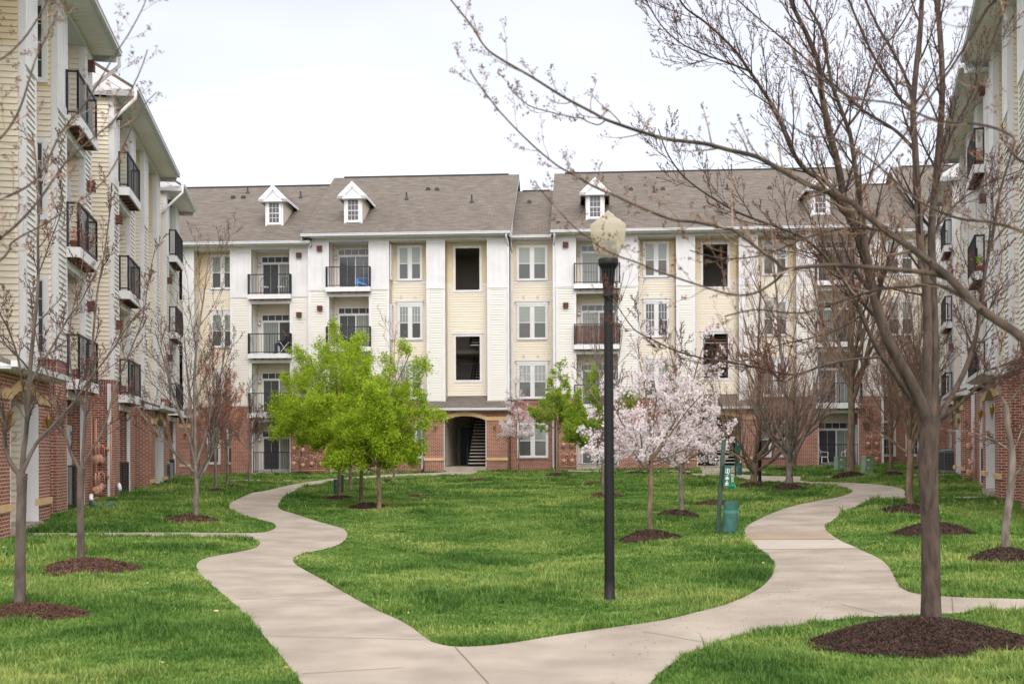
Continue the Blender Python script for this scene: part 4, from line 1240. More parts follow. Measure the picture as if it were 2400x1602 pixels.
e = els.new(0.5); e.color = (0.115, 0.225, 0.036, 1)
pn = t.nodes.new('ShaderNodeTexNoise'); pn.inputs['Scale'].default_value = 0.42; pn.inputs['Detail'].default_value = 5; pn.inputs['Roughness'].default_value = 0.65
t.links.new(gi.outputs['Position'], pn.inputs[0])
m1 = t.nodes.new('ShaderNodeMath'); m1.operation = 'MULTIPLY'; m1.inputs[1].default_value = 0.42
t.links.new(gi.outputs['Random Per Island'], m1.inputs[0])
m2 = t.nodes.new('ShaderNodeMapRange'); m2.inputs[1].default_value = 0.34; m2.inputs[2].default_value = 0.66; m2.inputs[3].default_value = -0.10; m2.inputs[4].default_value = 0.68
t.links.new(pn.outputs[0], m2.inputs[0])
m3 = t.nodes.new('ShaderNodeMath'); m3.operation = 'ADD'; t.links.new(m1.outputs[0], m3.inputs[0]); t.links.new(m2.outputs[0], m3.inputs[1])
t.links.new(m3.outputs[0], rr.inputs[0])
t.links.new(rr.outputs[0], b.inputs['Base Color'])
b.inputs['Roughness'].default_value = 0.55; b.inputs['Specular IOR Level'].default_value = 0.25
tr = t.nodes.new('ShaderNodeBsdfTranslucent'); t.links.new(rr.outputs[0], tr.inputs[0])
mxs = t.nodes.new('ShaderNodeMixShader'); mxs.inputs[0].default_value = 0.2
t.links.new(b.outputs[0], mxs.inputs[1]); t.links.new(tr.outputs[0], mxs.inputs[2]); t.links.new(mxs.outputs[0], t.nodes['Material Output'].inputs[0])
M['grass'] = m
# one mesh: a quad and a triangle for each blade, sharing vertices
loops = np.concatenate([o5 + np.array([0, 1, 2, 3]), o5 + np.array([3, 2, 4])], 1).astype(np.int32).ravel()
tot = np.tile(np.array([4, 3], np.int32), n)
me = bpy.data.meshes.new('grass')
me.vertices.add(len(V)); me.vertices.foreach_set('co', V.astype(np.float32).ravel())
me.loops.add(len(loops)); me.loops.foreach_set('vertex_index', loops)
me.polygons.add(len(tot))
st = np.zeros(len(tot), dtype=np.int32); st[1:] = np.cumsum(tot)[:-1]
me.polygons.foreach_set('loop_start', st); me.polygons.foreach_set('loop_total', tot)
me.materials.append(M['grass']); me.update(calc_edges=False)
tag(link('grass', me), 'green spring grass of the lawns between and beside the paths', 'grass', kind='stuff')

# dry leaves on the grass, red seed husks on the right path
def scatter_ground(name, label, n, xr, yr_fn, size, mt, poly_in=None, poly_out=None, dz=0.03):
    P = []
    Yq = rg.uniform(*yr_fn, n); Xq = rg.uniform(*xr, n)
    Gq = np.stack([Xq, Yq], 1); okq = np.ones(n, bool)
    if poly_in is not None: okq &= inside(Gq, poly_in)
    if poly_out is not None: okq &= ~inside(Gq, poly_out)
    okq &= (Xq > -0.174 * Yq - 5.3) & (Xq < 0.311 * Yq + 3.0)
    Gq = Gq[okq]; k = len(Gq)
    Z = ground(Gq[:, 0], Gq[:, 1]) + dz
    tv = [(-1, 0, 0), (-0.3, -0.55, 0.1), (0.5, -0.45, 0.0), (1, 0, 0.2), (0.4, 0.5, 0.05), (-0.4, 0.5, -0.1)]
    rts = rand_rots(k, rg) * 0.45
    a = rg.uniform(0, 6.28, k)
    flat = np.zeros((k, 3, 3)); flat[:, 0, 0] = np.cos(a); flat[:, 0, 1] = -np.sin(a); flat[:, 1, 0] = np.sin(a); flat[:, 1, 1] = np.cos(a); flat[:, 2, 2] = 1
    ch = scatter(tv, [(0, 1, 2, 3, 4, 5)], np.stack([Gq[:, 0], Gq[:, 1], Z], 1), rg.uniform(0.6, 1.4, k) * size, flat * 0.8 + rts)
    tag(link(name, mesh_np(name, [ch], [mt])), label, 'litter', kind='stuff')
scatter_ground('leaf_litter', 'pale dry leaves scattered on the lawns', 900, (-14, 20), (8, 55), 0.024, M['litter'], poly_out=PATH, dz=0.05)
rp = rg.normal(0, 1, (1, 1))
scatter_ground('seed_litter', 'reddish bud husks scattered on the right hand path', 9000, (0.5, 12), (8.5, 30), 0.008, M['seed'], poly_in=PATH, dz=0.018)
# ------------------------------------------------------------------ trees
class TreeB:
    def __init__(s, seed):
        s.r = random.Random(seed); s.ng = np.random.default_rng(seed)
        s.big, s.tw = [], []                 # polylines (points, radii)
        s.tips = []                          # (point, direction) of twig nodes for buds, leaves or flowers

    def spline(s, P, R_, per=4):
        out, ro = [], []
        n = len(P)
        for i in range(n - 1):
            p0, p1, p2, p3 = P[max(i - 1, 0)], P[i], P[i + 1], P[min(i + 2, n - 1)]
            for k in range(per):
                t_ = k / per
                out.append(0.5 * ((2 * p1) + (p2 - p0) * t_ + (2 * p0 - 5 * p1 + 4 * p2 - p3) * t_ ** 2 + (3 * p1 - p0 - 3 * p2 + p3) * t_ ** 3))
                ro.append(R_[i] * (1 - t_) + R_[i + 1] * t_)
        out.append(P[-1]); ro.append(R_[-1])
        return out, ro

    def branch(s, p, d, L, r0, lvl, o):
        """grow one branch and its children; o: settings"""
        rn = s.r
        mx = o['levels']
        n = 5 if lvl < mx else 3
        if lvl == mx and L > 0.5: n = 4
        pts, rad = [p.copy()], [r0]
        d = d.normalized()
        up = o['up'][min(lvl, len(o['up']) - 1)]
        jit = o['jit']
        step = L / n
        dirs = []
        for i in range(n):
            d = (d + Vector((rn.gauss(0, jit), rn.gauss(0, jit), rn.gauss(0, jit) + up))).normalized()
            p = p + d * step
            pts.append(p.copy()); dirs.append(d.copy())
            rad.append(max(o['rmin'], r0 * (1 - 0.72 * (i + 1) / n)))
        (s.big if lvl <= o['biglevel'] else s.tw).append((pts, rad))
        if lvl >= mx - 1 + (0 if o.get('alltips', True) else 1):
            m_ = o['nodes']
            for k in range(m_):
                t_ = (k + 1) / m_ * n
                i = min(int(t_), n - 1); f = t_ - i
                s.tips.append((pts[i].lerp(pts[i + 1], f), dirs[i]))
        elif lvl >= mx - 1: s.tips.append((pts[-1], dirs[-1]))
        if lvl < mx:
            s.sprout(pts, rad, L, lvl, o)
    def sprout(s, pts, rad, L, lvl, o, t0=None, dens=1.0):
        rn = s.r
        nc = o['kids'][min(lvl, len(o['kids']) - 1)] * dens
        nc = int(nc) + (1 if rn.random() < nc - int(nc) else 0)
        n = len(pts) - 1
        if t0 is None: t0 = o['t0'][min(lvl, len(o['t0']) - 1)]
        phase = rn.uniform(0, 6.28)
        for c in range(nc):
            t_ = t0 + (0.97 - t0) * (c + rn.uniform(0.1, 0.9)) / nc
            q = t_ * n; i = min(int(q), n - 1); f = q - i
            p = pts[i].lerp(pts[i + 1], f)
            dd = (pts[i + 1] - pts[i]).normalized()
            phase += 2.4 + rn.gauss(0, 0.5)
            a = dd.cross(Vector((0.3, 0.2, 1)));
            if a.length < 0.1: a = dd.cross(Vector((1, 0, 0)))
            a.normalize(); b_ = dd.cross(a)
            side = a * math.cos(phase) + b_ * math.sin(phase)
            ang = o['ang'] * rn.uniform(0.7, 1.25)
            nd = dd * math.cos(ang) + side * math.sin(ang)
            cl = L * o['ratio'] * rn.uniform(0.6, 1.15) * (1 - 0.5 * t_)
            if 'maxlen' in o: cl = min(cl, o['maxlen'] * rn.uniform(0.6, 1.1))
            cr_ = max(o['rmin'], (rad[i] * (1 - f) + rad[i + 1] * f) * rn.uniform(0.42, 0.62))
            s.branch(p, nd, cl, cr_, lvl + 1, o)

    def tubes(s, lst, sides, m):
        V, Fq = [], []; off = 0
        by = {}
        for pts, rad in lst: by.setdefault(len(pts), []).append((pts, rad))
        ch = []
        for n, L in by.items():
            P = np.array([[tuple(p) for p in pts] for pts, _ in L]); Rr = np.array([r_ for _, r_ in L])
            D = np.empty_like(P); D[:, 1:-1] = P[:, 2:] - P[:, :-2]; D[:, 0] = P[:, 1] - P[:, 0]; D[:, -1] = P[:, -1] - P[:, -2]
            D /= np.linalg.norm(D, axis=2, keepdims=True) + 1e-9
            ref = np.array([0.31, 0.87, 0.38]); 
            A = np.cross(D, ref); ln = np.linalg.norm(A, axis=2, keepdims=True)
            A = A / (ln + 1e-6); B = np.cross(D, A)
            th = np.arange(sides) * 2 * math.pi / sides
            ringv = P[:, :, None, :] + (A[:, :, None, :] * np.cos(th)[None, None, :, None] + B[:, :, None, :] * np.sin(th)[None, None, :, None]) * Rr[:, :, None, None]
            m_ = len(L)
            V = ringv.reshape(-1, 3)
            bi, si, ji = np.meshgrid(np.arange(m_), np.arange(n - 1), np.arange(sides), indexing='ij')
            a = (bi * n + si) * sides
            F_ = np.stack([a + ji, a + (ji + 1) % sides, a + sides + (ji + 1) % sides, a + sides + ji], -1).reshape(-1, 4)
            ch.append((V, F_, m, sides > 3))
        return ch

    def finish(s, base, bark, twigm, label, tipkind='bud', tipm='bud', tsize=0.01, ntip=1, spread=0.02, group='bare trees on the lawns', cat='tree', twsides=3, name='tree', keep=1.0, flare=True, zmin=None):
        root = empty(name, base)
        tag(root, label, cat, group)
        off = np.array(base)
        big = s.tubes(s.big, 8, 0)
        big = [(V - off, F_, m, q) for V, F_, m, q in big]
        link('trunk', mesh_np('trunk', big, [M[bark]]), root)
        ch = [(V - off, F_, m, q) for V, F_, m, q in s.tubes(s.tw, twsides, 0)]
        if s.tips and tipkind:
            P = np.array([tuple(p) for p, _ in s.tips])
            if zmin is not None: P = P[P[:, 2] > zmin]
            if keep < 1: P = P[s.ng.random(len(P)) < keep]
            P = np.repeat(P, ntip, axis=0) - off
            P = P + s.ng.normal(0, spread, P.shape)
            n = len(P); S = s.ng.uniform(0.6, 1.35, n) * tsize
            rt = rand_rots(n, s.ng)
            if tipkind == 'bud':
                tv = [(0, 0, -1.2), (0.5, 0, 0), (-0.25, 0.43, 0), (-0.25, -0.43, 0), (0, 0, 1.6)]
                tf = [(0, 2, 1), (0, 3, 2), (0, 1, 3), (4, 1, 2), (4, 2, 3), (4, 3, 1)]
                ch.append(scatter(tv, tf, P, S, rt, 1))
            elif tipkind == 'leaf':
                tv = [(-1.5, 0, 0), (-0.3, -0.45, 0.12), (0.7, -0.33, 0.05), (1.6, 0, -0.25), (0.7, 0.33, 0.05), (-0.3, 0.45, 0.12)]
                tf = [(0, 1, 2, 3), (0, 3, 4, 5)]
                ch.append(scatter(tv, tf, P, S, rt, 1))
            elif tipkind == 'flower':
                tv = [(0, 0, 0)]; tf = []
                for k in range(5):
                    a0, a1 = 2 * math.pi * (k - 0.36) / 5, 2 * math.pi * (k + 0.36) / 5
                    tv += [(math.cos(a0) * .8, math.sin(a0) * .8, .2), (math.cos((a0 + a1) / 2) * 1.15, math.sin((a0 + a1) / 2) * 1.15, .3), (math.cos(a1) * .8, math.sin(a1) * .8, .2)]
                    tf.append((0, 1 + 3 * k, 2 + 3 * k, 3 + 3 * k))
                ch.append(scatter(tv, tf, P, S, rt, 1))
        if ch: link('crown', mesh_np('crown', ch, [M[twigm], M[tipm]]), root)
        return root

DEF = dict(levels=3, up=[0.10, 0.10, 0.06, 0.03], jit=0.10, rmin=0.003, biglevel=1, nodes=4, kids=[9, 7, 5], t0=[0.2, 0.15, 0.15], ang=0.75, ratio=0.55)

GO_ = None
def auto_tree(bx, by, toppx, width, trunk_r, fork, seed, bark, twigm, label, lean=(0, 0), limbs=6, spreadang=0.65, tip='bud', tipm='bud', tsize=0.012, ntip=1, tspread=0.02, o=None, forkpts=None, Yadd=0.0, keep=1.0, group='bare trees on the lawns', leader=True, name='tree', squash=1.0, twsides=3, limb_up=None, dup=None):
    """bx, by: pixel of the foot; toppx: pixel row of the crown's top; width: crown width in pixels; fork: pixel row where limbs begin"""
    b0 = gp(bx, by)
    px = FPX / b0.y
    H = (by - toppx) / px; Fh = (by - fork) / px; W = width / px
    tb = TreeB(seed); rn = tb.r
    st = dict(DEF); st.update(o or {})
    lx, ly = lean
    top = b0 + Vector((lx, ly, Fh))
    P = [b0 - Vector((0, 0, 0.05)), b0 + Vector((lx * 0.25 + rn.gauss(0, 0.02), ly * .3, Fh * 0.33)), b0 + Vector((lx * 0.65 + rn.gauss(0, 0.03), ly * 0.6, Fh * 0.68)), top]
    pts, rad = tb.spline(P, [trunk_r * 1.12, trunk_r * 0.95, trunk_r * 0.86, trunk_r * 0.82])
    rad[0] *= 1.22
    tb.big.append((pts, rad))
    R_ = W / 2; Hc = H - Fh
    lm = []
    for k in range(limbs):
        a = 2 * math.pi * k / limbs + rn.uniform(-0.35, 0.35)
        tilt = spreadang * rn.uniform(0.85, 1.15) * (1.3 if k % 2 else 0.68)
        L = rn.uniform(0.74, 0.98) / math.hypot(math.sin(tilt) / (R_ * 0.92), math.cos(tilt) / (Hc * 0.92))
        d = Vector((math.cos(a) * math.sin(tilt), math.sin(a) * math.sin(tilt), math.cos(tilt)))
        z0 = rn.uniform(-0.15, 0.12) * Hc * 0.5 if k else 0
        p0 = top if z0 > 0 else top + Vector((0, 0, z0))
        if z0 < 0: p0 = pts[max(0, int(len(pts) * (1 + z0 / Fh)) - 1)].copy() if Fh + z0 > 0 else top
        tb.branch(p0, d, L, trunk_r * rn.uniform(0.42, 0.62), 0, st)
    if leader:
        tb.branch(top - Vector((0, 0, 0.02)), Vector((rn.gauss(0, .06), rn.gauss(0, .06), 1)), Hc * (0.95 if o is not GO_ else 0.72), trunk_r * 0.62, 0, st)
    return tb.finish(b0, bark, twigm, label, tip, tipm, tsize, ntip, tspread, group, keep=keep, name=name, twsides=twsides, zmin=b0.z + Fh * 1.0 if tip == 'flower' else b0.z + Fh * 0.85)

def traced(tb, px_pts, Ya, Yb, ra, rb, o, dens=1.0, L=None, t0=0.1, lvl=0, kids_=True):
    """limb drawn through picture points, running from depth Ya to depth Yb, real radii ra to rb"""
    n = len(px_pts)
    P = [at(x, y, Ya + (Yb - Ya) * i / (n - 1)) for i, (x, y) in enumerate(px_pts)]
    R_ = [ra + (rb - ra) * (i / (n - 1)) ** 0.85 for i in range(n)]
    pts, rad = tb.spline(P, R_, 4)
    tb.big.append((pts, rad))
    LL = sum((pts[i + 1] - pts[i]).length for i in range(len(pts) - 1))
    if kids_: tb.sprout(pts, rad, L or LL * 0.7, lvl, o, t0=t0, dens=dens)
    return pts

# ---- the big forked tree at the right (about 11.4 m away)
T = TreeB(21)
b0 = gp(2178, 1472); YT = b0.y
OM = dict(DEF, kids=[14, 7, 2.8], levels=3, biglevel=0, rmin=0.0019, nodes=5, ratio=0.56, ang=0.60, up=[0.12, 0.13, 0.12, 0.10], jit=0.07, maxlen=1.3, t0=[0.2, 0.12, 0.1])
T.big.append(T.spline([b0 - Vector((0, 0, .06)), at(2178, 1400, YT), at(2178, 1250, YT), at(2174, 1120, YT), at(2178, 1030, YT), at(2180, 985, YT)], [.112, .092, .088, .092, .098, .105]))
def TT(P, dy, ra, rb, dens=1.0, t0=0.15, L=None, lvl=0, y0=0.0): return traced(T, P, YT + y0, YT + y0 + dy, ra * 0.8, rb * 0.8, OM, dens, L, t0, lvl)
TT([(2170, 1010), (2163, 968), (2137, 906), (2102, 844), (2076, 787), (2053, 710), (2037, 634), (2026, 577), (2003, 531), (1985, 490), (1971, 406), (1952, 325), (1932, 230), (1925, 160), (1900, 92), (1867, 23), (1850, -30)], -0.9, .082, .020, 1.5, 0.25, 2.0)
TT([(2037, 634), (2030, 560), (2022, 490), (2012, 421), (1998, 325), (1990, 300), (1972, 250), (1955, 200), (1936, 96), (1922, 55), (1890, 0), (1880, -30)], -0.2, .036, .012, 1.1, 0.2, 1.6, y0=-0.34)
TT([(1992, 302), (2010, 280), (2024, 258), (2040, 210), (2055, 165), (2075, 120), (2105, 86), (2135, 40), (2160, -10)], 0.2, .017, .008, 0.8, 0.1, 1.2, y0=-0.41)
TT([(2026, 577), (1995, 500), (1950, 440), (1900, 410), (1875, 383), (1852, 337), (1825, 268), (1791, 214), (1764, 172), (1722, 115), (1661, 57), (1615, 23), (1590, -15)], -1.1, .036, .008, 1.6, 0.15, 1.6, y0=-0.39)
TT([(1764, 172), (1735, 160), (1700, 147), (1653, 130), (1600, 103), (1555, 60), (1519, 0), (1510, -20)], -0.4, .013, .005, 1.1, 0.1, 1.1, y0=-1.12)
TT([(2163, 975), (2120, 920), (2094, 880), (2068, 844), (2045, 800), (2020, 745), (2002, 700), (1970, 650), (1930, 600), (1880, 560), (1820, 535), (1740, 505), (1670, 465), (1610, 420), (1570, 365), (1548, 305)], -1.6, .036, .006, 1.6, 0.3, 1.5)
TT([(2069, 843), (2002, 848), (1935, 860), (1862, 883), (1787, 868), (1707, 852), (1654, 844), (1605, 831), (1575, 821), (1524, 795), (1486, 772), (1448, 719), (1420, 690)], -2.2, .017, .004, 1.0, 0.15, 1.0, y0=-0.32)
TT([(1862, 883), (1850, 895), (1836, 899), (1820, 889), (1800, 868), (1775, 852)], -0.4, .009, .004, 0.5, 0.2, 0.6, y0=-1.05)
TT([(2020, 745), (1960, 780), (1890, 800), (1820, 815), (1740, 850), (1690, 845)], 0.6, .012, .004, 0.9, 0.15, 0.9, y0=-0.53)
TT([(2178, 1000), (2172, 930), (2175, 844), (2175, 730), (2171, 653), (2160, 577), (2156, 500), (2152, 421), (2149, 344), (2145, 268), (2153, 172), (2164, 77), (2168, 0), (2170, -50)], 0.5, .066, .026, 0.9, 0.3, 1.7)
TT([(2144, 266), (2128, 250), (2114, 237), (2088, 191), (2057, 145), (2022, 69), (1998, 8), (1988, -30)], 0.5, .026, .012, 0.8, 0.15, 1.2, y0=0.35)
TT([(2143, 238), (2135, 210), (2122, 172), (2091, 115), (2065, 69), (2034, 4), (2025, -20)], 0.7, .023, .012, 0.6, 0.15, 1.2, y0=0.36)
TT([(2147, 358), (2120, 328), (2091, 304), (2026, 264), (1969, 212), (1931, 180), (1900, 149), (1844, 99), (1787, 50), (1730, 0), (1700, -20)], 0.9, .024, .007, 1.1, 0.15, 1.4, y0=0.31)
TT([(2184, 990), (2190, 900), (2190, 760), (2187, 653), (2187, 536), (2196, 450), (2202, 383), (2212, 268), (2214, 172), (2206, 38), (2196, -10), (2185, -50)], 0.9, .062, .028, 1.0, 0.3, 1.7)
TT([(2200, 995), (2221, 950), (2259, 883), (2286, 806), (2297, 749), (2310, 650), (2330, 560), (2350, 450), (2385, 340)], 0.4, .040, .012, 1.2, 0.25, 1.6)
TT([(2204, 992), (2240, 963), (2275, 930), (2305, 906), (2355, 887), (2400, 873), (2470, 850)], -0.6, .026, .010, 1.0, 0.3, 1.3)
TT([(2202, 383), (2225, 350), (2237, 318), (2283, 230), (2302, 172), (2332, 107), (2367, 19), (2380, -20)], -0.4, .018, .009, 1.0, 0.1, 1.2, y0=0.49)
TT([(2187, 560), (2230, 500), (2280, 460), (2340, 430), (2420, 400)], 0.5, .014, .007, 1.0, 0.1, 1.0, y0=0.31)
TT([(2175, 700), (2120, 690), (2040, 670), (1960, 640), (1880, 600), (1790, 590)], 1.0, .014, .005, 1.1, 0.1, 1.1, y0=0.13)
T.finish(b0, 'bark_main', 'twig', 'large bare maple with thick forked trunk filling the right side of the picture', 'bud', 'bud', 0.0068, 1, 0.004, cat='tree')

# ---- tree standing just outside the right edge: its boughs hang into the picture
T = TreeB(5)
tp = Vector((3.35, 4.0, 0))
OM = dict(DEF, kids=[11, 2.6, 2], levels=2, biglevel=0, rmin=0.0012, nodes=2, ratio=0.38, ang=0.80, up=[0.12, 0.14, 0.10], maxlen=0.23, t0=[0.1, 0.3, 0.2], jit=0.13)
T.big.append(T.spline([tp - Vector((0, 0, .05)), tp + Vector((0.03, 0, 0.9)), tp + Vector((0, 0.02, 1.6)), tp + Vector((-0.05, 0.0, 2.6)), tp + Vector((0.1, 0.1, 4.2))], [.12, .10, .095, .075, .05]))
q0 = tp + Vector((0, 0.02, 1.5))
def NT(P, Ya, Yb, ra, rb, dens=1.0, t0=0.1, L=0.9, start=None):
    n = len(P)
    W_ = [at(x, y, Ya + (Yb - Ya) * i / (n - 1)) for i, (x, y) in enumerate(P)]
    if start is not None: W_ = [start] + W_
    n = len(W_)
    R_ = [(ra + (rb - ra) * (i / (n - 1)) ** 0.50) * 0.60 for i in range(n)]
    pts, rad = T.spline(W_, R_, 4)
    T.big.append((pts, rad)); T.sprout(pts, rad, L, 0, OM, t0=t0, dens=dens)
NT([(2520, 880), (2400, 802), (2374, 783), (2297, 730), (2229, 661), (2183, 622), (2137, 588), (2083, 550), (2030, 508), (1990, 475), (1902, 440), (1825, 398), (1775, 371), (1714, 356), (1653, 340), (1569, 329), (1500, 309), (1425, 282), (1398, 267), (1326, 228), (1251, 180), (1170, 132), (1140, 105), (1110, 57), (1065, 0), (1045, -30)], 4.1, 5.2, .040, .0052, 3.2, 0.25, 0.8, q0)
NT([(1425, 283), (1408, 294), (1385, 288), (1365, 277), (1345, 276), (1290, 262), (1250, 250), (1225, 232), (1200, 205), (1196, 190)], 4.9, 5.1, .0050, .0042, 0.9, 0.2, 0.5)
NT([(2229, 661), (2183, 648), (2085, 637), (1957, 627), (1880, 632), (1842, 635), (1815, 612), (1779, 586), (1722, 543), (1707, 540), (1634, 524), (1577, 517), (1500, 486), (1455, 465), (1395, 438), (1350, 411), (1308, 387), (1245, 333), (1179, 264), (1140, 213), (1115, 178), (1108, 162)], 4.3, 4.6, .020, .0045, 2.6, 0.2, 0.7)
NT([(1842, 637), (1828, 655), (1812, 668), (1779, 688), (1740, 696), (1702, 691), (1651, 675), (1600, 658), (1537, 635), (1494, 617), (1450, 601), (1410, 581), (1384, 561), (1346, 530), (1307, 487), (1277, 453), (1256, 423)], 4.37, 4.6, .011, .0038, 1.6, 0.2, 0.6)
NT([(2300, 735), (2250, 700), (2198, 676), (2144, 678), (2068, 684), (1999, 703), (1953, 718), (1896, 737), (1838, 737), (1770, 730), (1700, 745)], 4.2, 4.9, .016, .005, 1.8, 0.1, 0.7)
NT([(2480, 420), (2380, 330), (2300, 300), (2200, 290), (2100, 250), (2000, 235), (1930, 190), (1880, 150), (1850, 90)], 3.9, 4.4, .012, .0045, 1.5, 0.1, 0.7, tp + Vector((0, 0.0, 2.3)))
NT([(2460, -30), (2340, 10), (2283, 96), (2237, 165), (2190, 230), (2120, 330), (2060, 400), (1990, 430), (1900, 470)], 3.9, 4.5, .013, .0045, 1.5, 0.1, 0.7, tp + Vector((0, 0.0, 2.9)))
NT([(2500, 600), (2420, 560), (2330, 530), (2250, 520), (2160, 480), (2090, 420), (2030, 370), (1960, 330), (1890, 320), (1800, 250)], 4.0, 4.7, .014, .0045, 2.0, 0.1, 0.7, tp + Vector((0, 0.0, 1.9)))
NT([(2183, 622), (2100, 560), (2010, 540), (1900, 560), (1800, 600), (1700, 610), (1620, 590)], 4.3, 5.0, .011, .0042, 2.0, 0.1, 0.7)
T.finish(tp, 'bark_main', 'twig_warm', 'near bare tree off the right edge whose blurred budding boughs cross the picture', 'bud', 'bud', 0.0052, 3, 0.006, cat='tree')

# ---- a tree outside the left edge, blurred boughs only
T = TreeB(9)
tp = Vector((-2.9, 4.2, 0))
OM = dict(OM, kids=[9, 2.5, 2], maxlen=0.18)
T.big.append(T.spline([tp - Vector((0, 0, .05)), tp + Vector((0, 0, 0.9)), tp + Vector((0.05, 0, 1.9)), tp + Vector((-0.05, 0.1, 3.6))], [.10, .085, .075, .04]))
NT([(-60, 590), (0, 552), (60, 500), (110, 440), (160, 370), (230, 310), (275, 270), (330, 170), (352, 110)], 4.2, 5.0, .014, .0038, 1.8, 0.1, 0.8, tp + Vector((0.0, 0, 1.7)))
NT([(-70, 360), (0, 320), (50, 250), (90, 130), (130, 50), (150, -10)], 4.2, 4.7, .012, .0045, 1.2, 0.1, 0.7, tp + Vector((0.02, 0, 2.2)))
NT([(-60, 150), (0, 135), (60, 85), (110, 10), (130, -40)], 4.1, 4.4, .009, .0045, 0.9, 0.1, 0.7, tp + Vector((0.02, 0, 2.5)))
NT([(-60, 480), (0, 460), (90, 410), (150, 300), (215, 220), (270, 130), (310, 70), (345, 5), (350, -20)], 4.1, 4.9, .011, .0035, 1.5, 0.15, 0.7, tp + Vector((0.02, 0, 1.9)))
NT([(-40, 640), (30, 560), (100, 520), (180, 470), (260, 400), (330, 260), (372, 210)], 4.3, 5.2, .010, .0035, 1.5, 0.15, 0.7, tp + Vector((0.02, 0, 1.6)))
T.finish(tp, 'bark_main', 'twig_warm', 'near bare tree off the left edge, only blurred budding twigs reaching into the corner', 'bud', 'bud', 0.0050, 3, 0.006, cat='tree')

# ---- first and second tree at the left
T = TreeB(31)
b0 = gp(42, 1420); YT = b0.y
OM = dict(DEF, kids=[9, 6, 4], levels=3, biglevel=0, rmin=0.0022, nodes=3, ratio=0.46, ang=0.56, up=[0.12, 0.1, 0.06, 0.05], maxlen=1.1, t0=[0.2, 0.12, 0.1])
T.big.append(T.spline([b0 - Vector((0, 0, .06)), at(44, 1330, YT), at(46, 1230, YT), at(49, 1150, YT), at(50, 1100, YT)], [.068, .058, .053, .052, .060]))
def TT(P, dy, ra, rb, dens=1.0, t0=0.15, L=None, lvl=0, y0=0.0): return traced(T, P, YT + y0, YT + y0 + dy, ra * 0.8, rb * 0.8, OM, dens, L, t0, lvl)
TT([(46, 1105), (19, 1066), (10, 1017), (11, 978), (-5, 940), (-25, 860), (-40, 780)], -0.4, .036, .012, 1, .2, 1.6)
TT([(50, 1102), (54, 1050), (61, 998), (69, 883), (80, 768), (88, 700), (92, 634), (92, 538), (96, 460), (90, 380), (80, 300)], 0.4, .040, .009, 1.3, .15, 1.9)
TT([(69, 890), (92, 852), (126, 799), (161, 737), (191, 699), (214, 653), (240, 605)], 0.7, .020, .006, 1.1, .15, 1.3, y0=0.12)
TT([(61, 960), (46, 844), (23, 768), (0, 720), (-20, 650)], -0.5, .018, .006, 1.0, .1, 1.3, y0=0.1)
TT([(52, 1095), (84, 1030), (126, 986), (172, 935), (214, 875), (260, 818), (306, 749), (345, 705)], 0.3, .030, .006, 1.3, .15, 1.6)
TT([(90, 640), (120, 560), (150, 470), (140, 380), (160, 300)], -0.3, .011, .004, 1.0, .1, 1.0, y0=0.24)
T.finish(b0, 'bark', 'twig', 'grey trunked bare tree nearest the left picture edge', 'bud', 'bud', 0.008, 1, 0.006, cat='tree')

T = TreeB(32)
b0 = gp(187, 1318); YT = b0.y
OM = dict(OM, rmin=0.003)
T.big.append(T.spline([b0 - Vector((0, 0, .06)), at(187, 1230, YT), at(187, 1150, YT), at(189, 1088, YT)], [.062, .052, .050, .058]))
TT([(187, 1092), (168, 1059), (153, 1013), (134, 956), (116, 880), (95, 820), (80, 740), (70, 650)], -0.5, .034, .007, 1.3, .15, 1.7)
TT([(190, 1090), (196, 1021), (203, 906), (214, 830), (230, 677), (245, 600), (262, 480), (265, 420)], 0.3, .034, .007, 1.3, .15, 1.9)
TT([(191, 1088), (214, 1045), (245, 990), (270, 900), (300, 830), (335, 740), (350, 650), (370, 560)], 0.6, .028, .006, 1.3, .15, 1.7)
TT([(200, 960), (170, 880), (165, 760), (190, 640), (200, 560), (185, 480)], 0.6, .018, .005, 1.2, .1, 1.4, y0=0.07)
T.finish(b0, 'bark', 'twig', 'second bare tree from the left edge with v shaped fork above a pale trunk', 'bud', 'bud', 0.009, 1, 0.006, cat='tree')

BO = dict(up=[0.12, 0.13, 0.10], ang=0.55, ratio=0.58, kids=[9, 6, 3], rmin=0.0036, nodes=3, jit=.065)
auto_tree(457, 1216, 545, 420, .062, 1085, 41, 'bark_light', 'twig', 'bare tree with white lower trunk inside the left bend of the near path', limbs=6, spreadang=0.62, o=BO, tsize=.014)
auto_tree(504, 1144, 800, 190, .055, 1035, 42, 'bark_light', 'twig_warm', 'slim pale trunked tree covered in salmon orange buds', limbs=6, spreadang=0.6, o=dict(BO, rmin=.0042, kids=[7, 5, 3]), tip='leaf', tipm='bud_orange', tsize=.022, ntip=2, tspread=.03, keep=.55)
auto_tree(530, 1133, 880, 190, .048, 1040, 43, 'bark_light', 'twig_grey', 'small bare tree right of the salmon budded tree', limbs=5, spreadang=0.7, o=dict(BO, rmin=.005, kids=[6, 5, 3]), tip='bud', tipm='bud_orange', tsize=.02)
auto_tree(583, 1125, 890, 190, .050, 1050, 44, 'bark_light', 'twig_grey', 'small bare tree in front of the left ground floor patio door', limbs=5, spreadang=0.75, o=dict(BO, rmin=.005, kids=[6, 5, 3]), tsize=.018)
auto_tree(702, 1105, 850, 190, .062, 1030, 45, 'bark_light', 'twig_grey', 'pale trunked tree in front of the gas meters with thin bright green leaves', limbs=6, o=dict(BO, rmin=.005, kids=[7, 5, 4]), tip='leaf', tipm='leaf', tsize=.04, ntip=5, tspread=.12, keep=1, group='bright green leafy trees')
